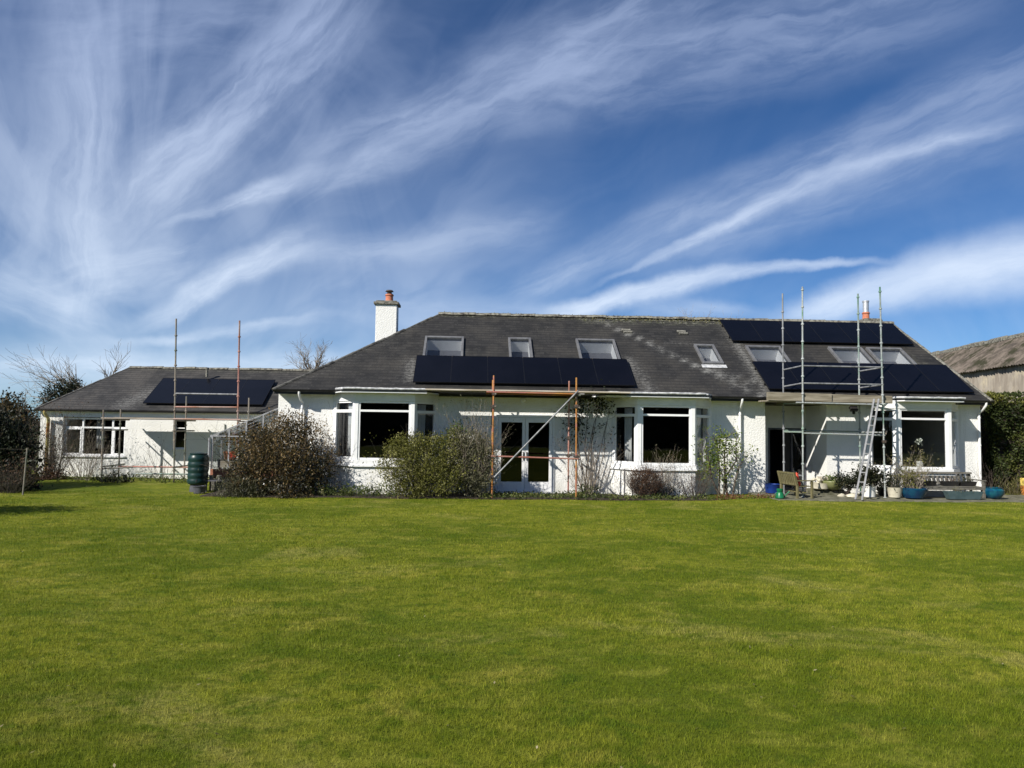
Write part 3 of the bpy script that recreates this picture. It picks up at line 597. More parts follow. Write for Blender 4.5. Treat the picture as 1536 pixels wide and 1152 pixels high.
# ------------------------------------------------------------------ wing of the house
WE, WY0, WT = 2.40, 26.86, .60; WZR = 4.15; WYR = WY0 + (WZR - WE) / WT; WYB = 2 * WYR - WY0
wx = -15.38
sw0, sw1 = X(259, 27), X(277, 27); dw0, dw1 = X(373, 27), X(402, 27)
wall('wall', (wx, 27, -.25), (1, 0, 0), WM - wx, 0, 2.63, [(-14.6 - wx, -12.42 - wx, .98, 2.38), (sw0 - wx, sw1 - wx, 1.28, 2.34), (dw0 - wx, dw1 - wx, .3, 2.34)], .3)
wall('wall', (wx + .003, WYB - .3, -.25), (0, -1, 0), WYB - .3 - 27.303, 0, 2.63, [], .3)
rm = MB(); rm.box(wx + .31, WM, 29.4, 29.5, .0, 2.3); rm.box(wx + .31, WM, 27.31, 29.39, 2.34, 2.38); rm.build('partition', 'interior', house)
parts = []
WXL, WXR = -15.5, -13.62
w2 = [((-12.6, 27.1, 2.7), (-12.1, 27.9, 3.2), .8, .95), ((-12.5, 28.2, 3.36), (-12.2, 28.3, 3.42), .4, .6), ((-15.0, 26.9, 2.6), (-13.7, 29.4, 4.1), .35, .4)]
roof_plane(parts, [(WXL, WY0, WE), (-4.2, WY0, WE), (-4.2, WYR, WZR), (WXR, WYR, WZR)], [], w2, [((WXR, WYR, WZR), (-4.2, WYR, WZR), .2, .5)])
roof_plane(parts, [(WXL, WYB, WE), (WXL, WY0, WE), (WXR, WYR, WZR)]); roof_plane(parts, [(-4.2, WYB, WE), (WXL, WYB, WE), (WXR, WYR, WZR), (-4.2, WYR, WZR)])
roof2 = roof_build(parts, 'roof', 'slate2', house)
ridge_run((WXR, WYR, WZR - .02), (-4.3, WYR, WZR - .02), .10, roof2); ridge_run((WXL, WY0, WE - .02), (WXR, WYR, WZR - .03), .06, roof2, 'hip_tiles', mat='hip')
gutter((WXL, WY0 - .03, WE - .02), (-5.8, WY0 - .03, WE - .02))
sf = MB(); sf.box(WXL + .05, WM, WY0 + .02, 26.995, WE - .07, WE - .05); sf.build('soffit', 'render_smooth', house)
WUP = Vector((0, 1, WT)).normalized(); WNR = Vector((0, -WT, 1)).normalized()
solar_row(-11.9, -7.66, 2.58, 3.58, 4, lambda x, z: Vector((x, WY0 + (z - WE) / WT, z)), WUP, WNR)
vp = Vector((X(308, 29), 29.0, 3.8)); v_ = MB(); v_.lathe((vp.x, 28.9, 3.76), [(.05, 0), (.05, .28), (.07, .29), (.07, .36)], 10); v_.build('soil_vent', 'cement', house, smooth=40)
def plain_window(x0, x1, z0, z1, y, mull, trans, bar=.06, tr_only=None):
    mb = MB(); o = Vector((x0, y + .12, 0)); frame_bars(mb, o, U, NV, x1 - x0, z0, z1, bar, .08, trans, mull)
    xs = [0.0] + list(mull) + [x1 - x0]
    for i in (0, len(xs) - 2):
        if len(xs) > 3: frame_bars(mb, o + Vector((xs[i] + .03, -.012, 0)), U, NV, xs[i + 1] - xs[i] - .06, z0 + .03, trans - .02, .055, .05)
    w_ = mb.build('window', 'pvc', house, bevel=.004)
    for i in range(len(xs) - 1):
        for c, d in ((z0, trans), (trans, z1)): pane(o, U, NV, xs[i] + .03, xs[i + 1] - .03, c + .03, d - .03, .04, w_)
    s_ = MB(); s_.box(x0 - .05, x1 + .05, y - .06, y + .2, z0 - .055, z0 - .003); s_.build('sill', 'pvc', w_, bevel=.006); return w_
wa, wb = X(118 + 3, 27) + 14.6, X(166, 27) + 14.6
plain_window(-14.6, -12.42, .76, 2.11, 27, (wa, wb), 1.76)
plain_window(sw0, sw1, 1.05, 2.08, 27, (), 1.78, .035)
dm = MB(); frame_bars(dm, Vector((dw0, 27.1, 0)), U, NV, dw1 - dw0, .05, 2.08, .06, .08, 1.75); dd = dm.build('back_door', 'pvc', house); pane(Vector((dw0, 27.1, 0)), U, NV, .05, dw1 - dw0 - .05, .1, 2.03, .04, dd)
xq = X(71, 26.9); pipe([(xq, 26.66, 2.33), (xq, 26.66, 2.25), (xq, 26.9, 2.05), (xq, 26.9, .0)], .055, 'yellowpipe', brackets=(.6, 1.5))

# things at the windows
def curtain(p, u, W, z0, z1, folds, label, loc='window bay'):
    p = Vector(p); u = Vector(u).normalized(); nrm = Vector((-u.y, u.x, 0)); mb = MB(); n = folds * 6; vs = []
    for j in range(5):
        t = j / 4; z = z1 + (z0 - z1) * t
        for i in range(n + 1):
            s = i / n; vs.append(p + u * (W * s * (1 - .12 * math.sin(t * 3.0) * .5)) + nrm * (.022 * math.sin(s * folds * 2 * math.pi) * (.7 + .5 * t)) + Vector((0, 0, z)))
    mb.add(vs, [(j * (n + 1) + i, j * (n + 1) + i + 1, (j + 1) * (n + 1) + i + 1, (j + 1) * (n + 1) + i) for j in range(4) for i in range(n)])
    o = mb.build('curtain', 'curtain', smooth=180, recalc=False); sd = o.modifiers.new('cloth', 'SOLIDIFY'); sd.thickness = .006
    return tag(o, label, 'curtain', 'white curtains in the bay windows')
d1 = Vector((.75, -.8, 0)).normalized(); d2 = Vector((.65, .8, 0)).normalized(); d3 = Vector((.62, -.8, 0)).normalized(); d4 = Vector((.74, .8, 0)).normalized()
curtain(Vector((-4.14, 22.0, 0)) + d1 * .52 + Vector((.14, .10, 0)), d1, .42, 1.02, 2.60, 6, 'white curtain in the left side pane of the bay behind the bronze bush')
curtain(Vector((-1.68, 21.2, 0)) + d2 * .16 + Vector((-.14, .10, 0)), d2, .50, 1.02, 2.60, 6, 'white curtain in the right side pane of the bay above the olive green bush')
curtain(Vector((4.18, 22.0, 0)) + d3 * .36 + Vector((.14, .10, 0)), d3, .30, .98, 2.60, 4, 'white curtain in the left side pane of the bay beside the dark climber')
curtain(Vector((6.50, 21.2, 0)) + d4 * .14 + Vector((-.14, .10, 0)), d4, .60, .98, 2.60, 6, 'white curtain in the right side pane of the bay beside the rose bush')
c = P(147, 665, 27.5); curtain((c.x - .12, 27.6, 0), (1, .2, 0), .28, 1.0, 2.05, 3, 'narrow white curtain behind the wide middle pane of the low wing window')
# orchid on the sill of the patio bay
c = P(1381, 690, 21.45); orch = thing('orchid', (c.x, 21.5, .93), 'white flowering orchid in a white pot on the patio bay window sill', 'plant')
b = MB(); b.lathe((c.x, 21.5, .96), [(.07, 0), (.09, .02), (.095, .17), (.085, .18)], 16); b.build('pot', 'whiteglaze', orch, smooth=40)
b = MB(); b.tube([(c.x, 21.5, 1.12), (c.x + .02, 21.5, 1.4), (c.x - .0, 21.48, 1.62), (c.x - .06, 21.45, 1.72)], .008, 6); b.build('stem', 'l_dark', orch)
b = MB()
for k in range(26):
    p = Vector((c.x - .04 + rng.normal(0, .05), 21.46 + rng.normal(0, .04), 1.72 + rng.normal(0, .05))); d = rd(); b.leaf(p, d, d.cross(rd()).normalized(), .08, .07, 1)
b.build('flowers', 'flower', orch)
b = MB()
for k in range(8):
    a = k * .8; d = Vector((math.cos(a), math.sin(a), .8)).normalized(); b.leaf((c.x, 21.5, 1.13), d, d.cross(Vector((0, 0, 1))).normalized(), .22, .06, .5)
b.build('leaves', 'l_dark', orch)
c = P(1424, 690, 21.5); b = MB(); b.lathe((c.x, 21.5, .93), [(.05, 0), (.075, .05), (.07, .14), (.04, .22), (.03, .27)], 14); tag(b.build('vase', 'whiteglaze', smooth=40), 'small white vase at the right end of the patio bay window sill', 'vase')

# ------------------------------------------------------------------ scaffolding
def sc_pole(root, a, b, mat, r=.024, cups=.5, clamps=(), name='pole'):
    a, b = Vector(a), Vector(b); L = (b - a).length; d = (b - a) / L; mb = MB(); mb.tube([a, b], r, 8)
    if cups:
        k = .42
        while k < L - .1: mb.tube([a + d * k, a + d * (k + .035), a + d * (k + .05)], [r * 1.75, r * 1.75, r * 1.3], 8); k += cups
        mb.tube([a, a + d * .015], r * 2.2, 8)
    p = mb.build(name, mat, root, smooth=35)
    for z in clamps:
        c = a + d * ((z - a.z) / d.z); q = MB(); q.obox(c, (1, 0, 0), (0, 1, 0), (0, 0, 1), (-.05, .05), (-.06, .04), (-.045, .045)); q.tube([c + Vector((-.09, -.03, .01)), c + Vector((.08, -.03, .01))], .018, 6); q.build('coupler', 'clamp', p, bevel=.008)
    return p
def sc_tube(root, a, b, mat, name='ledger', r=.022):
    mb = MB(); mb.tube([a, b], r, 8); return mb.build(name, mat, root, smooth=40)
def planks(root, x0, x1, y0, n, z, mat, w=.225, name='plank', over=None):
    for i in range(n):
        mb = MB(); j = random.uniform(-.06, .06); mb.box(x0 + j, x1 + j * .5, y0 + i * (w + .012), y0 + i * (w + .012) + w, z, z + .04); mb.build(name, mat[i % len(mat)], root, bevel=.004)
# centre scaffold, over the garden doors
scC = thing('scaffold', (1.7, 20.9, 0), 'low rust orange tube scaffold standing over the white garden doors', 'scaffold', 'tube scaffolds along the house front')
xA, xB = .56, 2.9; yF, yK = 20.42, 21.34
sc_pole(scC, (xA, yF, 0), (xA, yF, 3.42), 'rust', clamps=(.62, 1.18, 2.56, 2.92), cups=0); sc_pole(scC, (xB, yF, 0), (xB - .02, yF, 3.40), 'rust', clamps=(1.18, 2.6, 2.92), cups=0)
sc_pole(scC, (xA + .0, yK, 0), (xA + .0, yK, 3.35), 'rust', clamps=(2.0, 2.9), cups=0); xr = X(853, yK); sc_pole(scC, (xr, yK, 0), (xr, yK, 3.36), 'redtube', clamps=(1.18, 1.7, 2.9), cups=0)
sc_tube(scC, (xA - .05, yF - .05, 1.18), (xB + .05, yF - .05, 1.13), 'redtube'); sc_tube(scC, (xA - .2, yF - .05, 2.955), (xB + .2, yF - .05, 2.935), 'rust'); sc_tube(scC, (xA - .2, yK - .05, 2.955), (xB + .2, yK - .05, 2.935), 'rust')
sc_tube(scC, (xA + .05, yF - .1, .60), (xB + .02, yF - .1, 3.03), 'galv', 'brace')
for xx in (xA, xB): sc_tube(scC, (xx + .05, yF - .15, 2.56), (xx + .05, 21.98, 2.56), 'dulltube', 'transom'); sc_tube(scC, (xx + .05, yF - .15, 1.24), (xx + .05, 21.7, 1.24), 'dulltube', 'transom'); sc_tube(scC, (xx + .05, yF - .25, 2.90), (xx + .05, yK + .2, 2.90), 'dulltube', 'transom')
planks(scC, -1.28, 4.45, yF + .0, 4, 2.985, ['paleboard', 'board', 'board', 'board'])
# right tower, on the patio
scR = thing('scaffold', (10.6, 21, .08), 'tall green and silver scaffold tower standing on the patio', 'scaffold', 'tube scaffolds along the house front')
yF, yK = 20.5, 21.44; PZ = .12
x1, x2 = 9.40, 11.79
pole_xy = {}
sc_pole(scR, (x1 - .01, yF, PZ), (x1 + .03, yF, 6.15), 'greentube', clamps=()); sc_pole(scR, (x2, yF, PZ), (x2 - .06, yF, 6.2), 'greentube', clamps=(1.72,))
xb1, xb2 = X(1175, yK, 600), X(1289, yK, 600)
sc_pole(scR, (xb1, yK, PZ), (xb1, yK, 6.12), 'galv'); sc_pole(scR, (xb2, yK, PZ), (xb2, yK, 6.17), 'greentube')
for z in (3.36, 3.86): sc_tube(scR, (x1, yF, z), (x2, yF, z), 'galv', 'guard_rail'); sc_tube(scR, (x1, yF, z), (xb1, yK, z - .05), 'galv', 'guard_rail'); sc_tube(scR, (x2, yF, z), (xb2, yK, z - .05), 'galv', 'guard_rail')
sc_tube(scR, (x1, yF, 1.93), (x2 + .02, yF, 1.90), 'greentube'); sc_tube(scR, (x1, yF, 1.96), (xb1, yK, 1.96), 'greentube', 'transom'); sc_tube(scR, (x1, yF, .72), (xb1, yK, .72), 'galv', 'transom'); sc_tube(scR, (xb1, yK, 2.0), (xb2, yK, 2.0), 'greentube'); sc_tube(scR, (x2, yF, 1.98), (xb2, yK, 1.98), 'greentube', 'transom')
sc_tube(scR, (x1 - .2, yF - .03, 2.80), (x2 + .05, yF - .03, 2.78), 'greentube'); sc_tube(scR, (x1, yF - .1, 2.80), (xb1, yK, 2.80), 'greentube', 'transom'); sc_tube(scR, (x2, yF - .1, 2.80), (xb2, yK, 2.80), 'greentube', 'transom'); sc_tube(scR, (xb1 - .2, yK, 2.80), (xb2 + .2, yK, 2.80), 'dulltube')
sc_tube(scR, (x2 + .06, yF + .02, 1.95), (x2 + .9, 21.9, 2.05), 'dulltube', 'transom')
planks(scR, 8.45, 12.0, yF + .06, 4, 2.835, ['board'])
tb = MB(); tb.obox((8.38, yF + .03, 0), Vector((1, 0, -.012)).normalized(), (0, 0, 1), (0, 1, 0), (0, 1.9), (2.86, 3.09), (0, .04)); tb.build('toe_board', 'board', scR, bevel=.004)
tb = MB(); tb.obox((9.5, yF + .075, 0), Vector((1, 0, -.012)).normalized(), (0, 0, 1), (0, 1, 0), (0, 2.6), (2.85, 3.07), (0, .04)); tb.build('toe_board', 'board', scR, bevel=.004)
# left scaffold at the low wing
scL = thing('scaffold', (-10, 25.5, 0), 'dull brown scaffold with two tall poles beside the low left wing', 'scaffold', 'tube scaffolds along the house front')
yF, yK = 25.0, 26.1
for xx, mt, zt, lean in ((-12.2, 'dulltube', 2.37, -.03), (-9.86, 'dulltube', 5.46, -.14), (-7.82, 'redtube', 5.44, -.09)): sc_pole(scL, (xx, yF, -.05), (xx + lean, yF, zt), mt, r=.028)
for px, zt in ((180, 2.42), (278, 2.9), (372, 2.88)): xx = X(px, yK, 640); sc_pole(scL, (xx + .03, yK, -.05), (xx, yK, zt), 'dulltube', r=.027)
sc_tube(scL, (-9.95, yF, 2.95), (-7.9, yF, 2.95), 'galv', 'guard_rail', r=.026); sc_tube(scL, (-9.95, yF, 2.50), (-7.9, yF, 2.52), 'redtube', 'guard_rail', r=.026)
sc_tube(scL, (-12.3, yF, 2.09), (-9.9, yF, 2.09), 'dulltube', r=.027); sc_tube(scL, (-9.95, yF - .02, 2.10), (-7.75, yF - .02, 2.10), 'redtube', r=.027)
sc_tube(scL, (-12.3, yF, .42), (-12.2 + .9, yF + .2, .48), 'dulltube', r=.027); sc_tube(scL, (-12.2, yK, .44), (-9.2, yK, .44), 'redtube', r=.027); sc_tube(scL, (-11.7, yK, .20), (-9.2, yK, .20), 'greentube', r=.027)
for xx in (-12.2, -9.9, -7.85): sc_tube(scL, (xx + .04, yF - .25, 1.70), (xx + .04, 26.6, 1.70), 'dulltube', 'transom', r=.024); sc_tube(scL, (xx + .04, yF - .15, 2.05), (xx + .04, 26.7, 2.05), 'dulltube', 'transom', r=.024); sc_tube(scL, (xx + .04, yF - .15, .5), (xx + .04, 26.5, .5), 'dulltube', 'transom', r=.024)
planks(scL, -12.25, -7.2, 25.62, 4, 2.10, ['board'])
# ladder
lad = thing('ladder', (12, 20.6, PZ), 'aluminium ladder leaning up to the scaffold tower platform', 'ladder')
la0, la1 = P(1284, 743, 20.15), P(1313, 605, 20.46); lb0, lb1 = P(1292, 745, 20.10), P(1318, 606, 20.46)
la0 = Vector((X(1283, 19.95, 742), 19.95, PZ)); lb0 = Vector((X(1293, 19.75, 744), 19.75, PZ)); la1 = Vector((X(1310, 20.42, 605), 20.42, 2.80)); lb1 = Vector((X(1317, 20.3, 605), 20.3, 2.80))
for a, b in ((la0, la1), (lb0, lb1)): q = MB(); q.tube([a, a + (b - a) * 1.05], .028, 6); q.build('stile', 'alu', lad, smooth=40)
for k in range(10): t = .08 + k * .098; q = MB(); q.tube([la0 + (la1 - la0) * t, lb0 + (lb1 - lb0) * t], .017, 6); q.build('rung', 'alu', lad, smooth=40)

# ------------------------------------------------------------------ planting helpers
def leaves(blobs, n, L, W, mat, name, parent, upb=.3, shell=.55, clump=14, base=None, tintshift=0.0):
    """n leaves gathered in small clumps through the volume of several lobes"""
    mb = MB(); vols = np.array([b[1][0] * b[1][1] * b[1][2] for b in blobs]) ** (2 / 3); pr = vols / vols.sum(); k = 0
    while k < n:
        c, r = blobs[rng.choice(len(blobs), p=pr)]; d = rd(); q = shell + (1 - shell) * rng.random() ** .6
        if rng.random() < .22: q = rng.random() ** .5
        q *= rng.uniform(.85, 1.18); cc = Vector((c[0] + d.x * r[0] * q, c[1] + d.y * r[1] * q, c[2] + d.z * r[2] * q)); ct = rng.uniform(.05, .85); cr = L * rng.uniform(1.2, 3.2)
        for _ in range(int(rng.integers(clump // 2, clump * 2))):
            p = cc + Vector(rng.normal(size=3)) * cr * .6
            if base is not None and p.z < base: p.z = base + rng.random() * .1
            dd = (rd() + d * .6 + Vector((0, 0, upb))).normalized(); s = dd.cross(rd()).normalized(); f = rng.uniform(.6, 1.25)
            mb.leaf(p, dd, s, L * f, W * f, min(1, max(0, ct + rng.normal(0, .16) + tintshift))); k += 1
    return mb.build(name, mat, parent, recalc=False)
def twigs(mb, p, d, L, r, depth, spread=.5, grav=0.05, n=5, minr=.0025, kids=3, tips=None):
    pts = [Vector(p)]; rs = [r]; d = Vector(d).normalized(); steps = 4
    for i in range(steps):
        d = (d + rd() * spread * .28 + Vector((0, 0, grav))).normalized(); pts.append(pts[-1] + d * (L / steps)); rs.append(max(minr, r * (1 - .6 * (i + 1) / steps)))
    mb.tube(pts, rs, n if r > .012 else 3, cap=False)
    if tips is not None and depth == 0: tips.append((pts[-1].copy(), d.copy()))
    if depth > 0:
        for k in range(kids):
            i = int(rng.integers(1, steps + 1)); a = rd(); a = (a - d * a.dot(d)).normalized(); nd = (d + a * rng.uniform(.5, 1.1) * (spread + .35)).normalized()
            twigs(mb, pts[i], nd, L * rng.uniform(.5, .75), rs[i] * .75, depth - 1, spread, grav, n, minr, kids, tips)
def stems(base, n, rx, ry, H, r, mat, parent, depth=1, splay=.35, name='branches', kids=3, spread=.4, tips=None):
    mb = MB()
    for k in range(n):
        a = rng.uniform(0, 6.28); q = rng.random() ** .5; o = Vector((math.cos(a) * q, math.sin(a) * q, 0)); p = Vector(base) + Vector((o.x * rx * .35, o.y * ry * .35, -.03))
        twigs(mb, p, Vector((o.x * splay * rx / max(.3, H) * 2, o.y * splay * ry / max(.3, H) * 2, 1)), H * rng.uniform(.6, 1.05), r, depth, spread, .04, 5, .002, kids, tips)
    return mb.build(name, mat, parent, recalc=False)
def tip_leaves(tips, per, L, W, mat, parent, name='foliage', jit=.05):
    mb = MB()
    for p, d in tips:
        for _ in range(per):
            q = p + Vector(rng.normal(size=3)) * jit; dd = (d * .5 + rd()).normalized(); mb.leaf(q, dd, dd.cross(rd()).normalized(), L * rng.uniform(.6, 1.2), W, rng.uniform(.1, 1))
    return mb.build(name, mat, parent, recalc=False)

# bronze bush in front of the greenhouse
cb = P(408, 700, 20.7)
bb = thing('shrub', (cb.x, 20.8, 0), 'big bronze brown shrub growing in front of the greenhouse', 'shrub')
def pxb(px, py, Y, rx, rz, ry=None): c = P(px, py, Y); return ((c.x, c.y, c.z), (rx, ry or rx * .8, rz))
lob = [pxb(392, 690, 20.9, .72, .75), pxb(428, 668, 21.0, .75, .72), pxb(366, 712, 20.7, .45, .5), pxb(455, 700, 20.8, .75, .75), pxb(445, 645, 21.1, .5, .45), pxb(395, 662, 21.1, .45, .40), pxb(482, 715, 20.8, .40, .45), pxb(376, 728, 20.5, .55, .3), pxb(440, 730, 20.5, .75, .4)]
leaves([l for l in lob if l[0][2] < 1.5], 9000, .07, .036, 'l_glossy', 'foliage', bb, .2, .45, 10, .02); leaves(lob, 11500, .068, .032, 'l_brown', 'foliage', bb, .2, .5, 9, .02, -.1)
leaves([pxb(432, 636, 21.1, .62, .36), pxb(396, 664, 21.0, .5, .4), pxb(368, 696, 20.9, .35, .4), pxb(470, 655, 21.1, .5, .45), pxb(490, 690, 21.0, .4, .5), pxb(420, 690, 20.5, .8, .7)], 5600, .07, .028, 'l_brown', 'new_growth', bb, .5, .2, 8, None, .28)
tips = []; stems((cb.x + .15, 20.9, 0), 40, 1.9, .9, 1.45, .02, 'barkdark', bb, 2, .42, tips=tips); tips = [t_ for t_ in tips if t_[0].z < 2.25 and -7.0 < t_[0].x < -3.7 and t_[0].z < 2.3 - .75 * abs(t_[0].x + 5.6)]; tip_leaves(tips, 8, .085, .035, 'l_brown', bb, 'foliage', .06)
# green bush and the grey one beside it
cg = P(635, 700, 20.5); gb = thing('shrub', (cg.x, 20.6, 0), 'olive green rounded shrub under the left bay window', 'shrub')
lob = [pxb(640, 690, 20.6, .75, .65), pxb(600, 675, 20.7, .42, .38), pxb(590, 705, 20.6, .42, .45), pxb(660, 715, 20.4, .7, .5), pxb(615, 725, 20.4, .55, .4), pxb(675, 670, 20.8, .5, .4), pxb(625, 668, 20.9, .4, .3)]
leaves(lob, 19000, .055, .028, 'l_green', 'foliage', gb, .3, .5, 12, .02)
tips = []; stems((cg.x, 20.7, 0), 34, 1.5, .7, 1.15, .014, 'bark', gb, 2, .45, tips=tips); tips = [t_ for t_ in tips if t_[0].z < 1.85]; tip_leaves(tips, 8, .065, .03, 'l_green', gb, 'foliage', .08)
cg = P(712, 700, 20.7); gy_ = thing('shrub', (cg.x, 20.8, 0), 'grey green wispy shrub between the olive shrub and the orange scaffold pole', 'shrub')
tips = []; stems((cg.x, 20.8, 0), 60, .75, .5, 1.75, .009, 'barkpale', gy_, 1, .3, kids=5, spread=.35, tips=tips)
leaves([pxb(703, 672, 20.8, .5, .5), pxb(720, 690, 20.7, .42, .62), pxb(695, 705, 20.7, .36, .5), pxb(715, 725, 20.6, .4, .35)], 9500, .08, .026, 'l_grey', 'foliage', gy_, .7, .4, 9, .05)
tip_leaves(tips, 4, .06, .015, 'l_grey', gy_, 'foliage')
cg = P(688, 648, 21.3); g3 = thing('shrub', (cg.x, 21.4, 0), 'small dark green pointed shrub rising behind the grey green one', 'shrub')
leaves([pxb(686, 655, 21.4, .30, .34), pxb(688, 690, 21.4, .3, .5)], 2200, .07, .04, 'l_rose', 'foliage', g3, .5, .4, 10, None, -.5); stems((cg.x, 21.4, 0), 6, .3, .3, 1.7, .012, 'bark', g3, 1, .2)
# climber right of the garden doors
cc = P(880, 745, 21.7); cl = thing('climbing_plant', (cc.x, 21.75, 0), 'dark leaved climber trained up the wall right of the garden doors', 'climber')
mb = MB(); tips = []
for px, py in ((862, 600), (872, 590), (884, 600), (897, 605), (905, 600), (912, 625), (868, 625), (890, 640), (845, 630), (915, 615)):
    a = Vector((cc.x + rng.normal(0, .10), 21.72, 0)); b = P(px, py, 21.8); mid = a.lerp(b, .5) + Vector((rng.normal(0, .10), 0, .05)); pts = [a, a.lerp(mid, .5) + Vector((rng.normal(0, .05), 0, 0)), mid, mid.lerp(b, .5) + Vector((rng.normal(0, .05), 0, 0)), b]
    mb.tube(pts, [.017, .014, .011, .009, .006], 5, cap=False)
    for k in range(5): t = rng.uniform(.55, 1); q = pts[2].lerp(b, (t - .5) * 2); twigs(mb, q, Vector((rng.normal(), -.1, rng.normal(.3, .5))), rng.uniform(.15, .35), .005, 1, .5, 0, 3, .002, 2, tips)
mb.build('stems', 'bark', cl, recalc=False)
leaves([pxb(872, 605, 21.75, .26, .36, .12), pxb(862, 640, 21.75, .22, .5, .1), pxb(905, 610, 21.75, .28, .16, .1), pxb(893, 592, 21.75, .24, .14, .1)], 750, .085, .05, 'l_dark', 'foliage', cl, -.2, .3, 7)
tip_leaves(tips, 2, .07, .04, 'l_dark', cl, 'foliage')
cw = P(882, 725, 21.2); w1 = thing('shrub', (cw.x, 21.3, 0), 'straggly bare twigged shrub at the foot of the dark climber', 'shrub')
tips = []; stems((cw.x, 21.3, 0), 36, .8, .5, 1.25, .008, 'barkpale', w1, 1, .45, kids=4, tips=tips); tip_leaves(tips, 3, .05, .02, 'l_twig', w1, 'foliage'); leaves([pxb(880, 738, 21.1, .5, .2)], 500, .06, .03, 'l_cover', 'foliage', w1, .3, .3, 8, .01, -.1)
# clipped twiggy domes under the right bay
cd = P(968, 730, 20.8); d1_ = thing('shrub', (cd.x, 20.85, 0), 'dense russet dome shaped shrub under the right bay window', 'shrub')
tips = []; stems((cd.x, 20.85, 0), 90, .62, .5, .80, .006, 'barkdark', d1_, 1, .55, kids=5, tips=tips); leaves([pxb(968, 722, 20.85, .46, .40, .4)], 4200, .05, .02, 'l_twig', 'foliage', d1_, .5, .5, 10, .02)
cd = P(1000, 730, 21.0); d2_ = thing('shrub', (cd.x, 21.05, 0), 'thin pale twigged shrub just right of the russet dome', 'shrub')
tips = []; stems((cd.x, 21.05, 0), 26, .5, .3, 1.0, .006, 'barkpale', d2_, 1, .4, kids=4, tips=tips); tip_leaves(tips, 3, .04, .02, 'l_grey', d2_, 'foliage', .04); leaves([pxb(1003, 740, 20.95, .38, .18)], 350, .05, .025, 'l_dark', 'foliage', d2_, .3, .3, 8, .01, .1)
cd = P(1040, 730, 20.9); d3_ = thing('shrub', (cd.x, 20.95, 0), 'small brown vase shaped shrub at the right corner of the right bay', 'shrub')
tips = []; stems((cd.x, 20.95, 0), 46, .62, .4, .82, .006, 'barkdark', d3_, 1, .6, kids=4, tips=tips); tip_leaves(tips, 4, .045, .015, 'l_twig', d3_, 'foliage')
# rose bush
cr = P(1085, 735, 21.2); rb_ = thing('rose_bush', (cr.x, 21.3, 0), 'gnarled rose bush with fresh green leaves beside the white downpipe', 'rose bush')
mb = MB(); tips = []
for bx, tx, tz in ((-.05, -.55, 1.35), (.05, .1, 1.75), (.15, .45, 1.5), (.3, .55, 1.1), (-.1, -.2, 1.65)):
    a = Vector((cr.x + bx, 21.3, 0)); b = Vector((cr.x + tx, 21.2 + rng.normal(0, .12), tz)); m1 = a.lerp(b, .35) + Vector((rng.normal(0, .08), 0, .1)); m2 = a.lerp(b, .7) + Vector((rng.normal(0, .08), 0, .05)); mb.tube([a, m1, m2, b], [.035, .028, .02, .009], 6, cap=False)
    for q in (m1, m2, b, m2.lerp(b, .5)):
        for _ in range(3): twigs(mb, q, Vector((rng.normal(0, .7), rng.normal(0, .4), .7)), .35, .008, 1, .5, .02, 4, .002, 2, tips)
mb.build('stems', 'bark', rb_, recalc=False); tip_leaves(tips, 4, .075, .045, 'l_rose', rb_, jit=.06)
leaves([pxb(1062, 700, 21.2, .2, .3), pxb(1075, 672, 21.2, .28, .28), pxb(1085, 660, 21.2, .2, .22), pxb(1100, 675, 21.2, .25, .15), pxb(1068, 690, 21.25, .35, .2), pxb(1085, 715, 21.2, .12, .35)], 950, .075, .045, 'l_rose', 'foliage', rb_, .4, .2, 7, None, -.08)
# left hand planting
cL = P(20, 690, 21.5); lh = thing('shrub', (cL.x, 22, 0), 'large dark evergreen shrub at the left end of the house', 'shrub')
leaves([pxb(12, 695, 22, .75, 1.0), pxb(-20, 665, 22.2, .9, .8), pxb(22, 665, 22.3, .5, .55), pxb(5, 725, 21.6, .8, .5), pxb(-60, 670, 22.2, 1.4, 1.2), pxb(8, 645, 22.5, .5, .35)], 20000, .11, .06, 'l_dark', 'foliage', lh, .3, .45, 12, .0)
stems((cL.x - .9, 22, 0), 14, 1.4, .8, 1.9, .03, 'barkdark', lh, 2, .4)
cx_ = P(12, 732, 20.8); s1 = thing('shrub', (cx_.x, 20.9, 0), 'low brown twiggy shrub at the far left lawn edge', 'shrub')
tips = []; stems((cx_.x, 20.9, 0), 70, 1.0, .5, .75, .007, 'bark', s1, 1, .6, kids=4, tips=tips); tip_leaves(tips, 3, .05, .025, 'l_twig', s1, 'foliage')
cx_ = P(72, 720, 25.5); s2 = thing('shrub', (cx_.x, 25.6, 0), 'tall brown twiggy shrub against the left end of the low wing', 'shrub')
tips = []; stems((cx_.x, 25.7, 0), 70, .75, .4, 1.55, .009, 'bark', s2, 2, .4, kids=3, tips=tips); tip_leaves(tips, 1, .06, .03, 'l_twig', s2, 'foliage'); leaves([pxb(75, 720, 25.6, .55, .45)], 2200, .07, .03, 'l_twig', 'foliage', s2, .4, .4, 8, .0, -.1)
cx_ = P(122, 715, 25.4); s3 = thing('shrub', (cx_.x, 25.5, 0), 'pale bare twigged shrub under the low wing window', 'shrub')
tips = []; stems((cx_.x, 25.5, 0), 40, 1.0, .3, 1.1, .007, 'barkpale', s3, 2, .5, kids=3, tips=tips); tip_leaves(tips, 1, .05, .025, 'l_grey', s3, 'foliage')
cx_ = P(165, 720, 24.8); s4 = thing('shrub', (cx_.x, 24.9, 0), 'low dark leafy plant beside the short left scaffold poles', 'shrub')
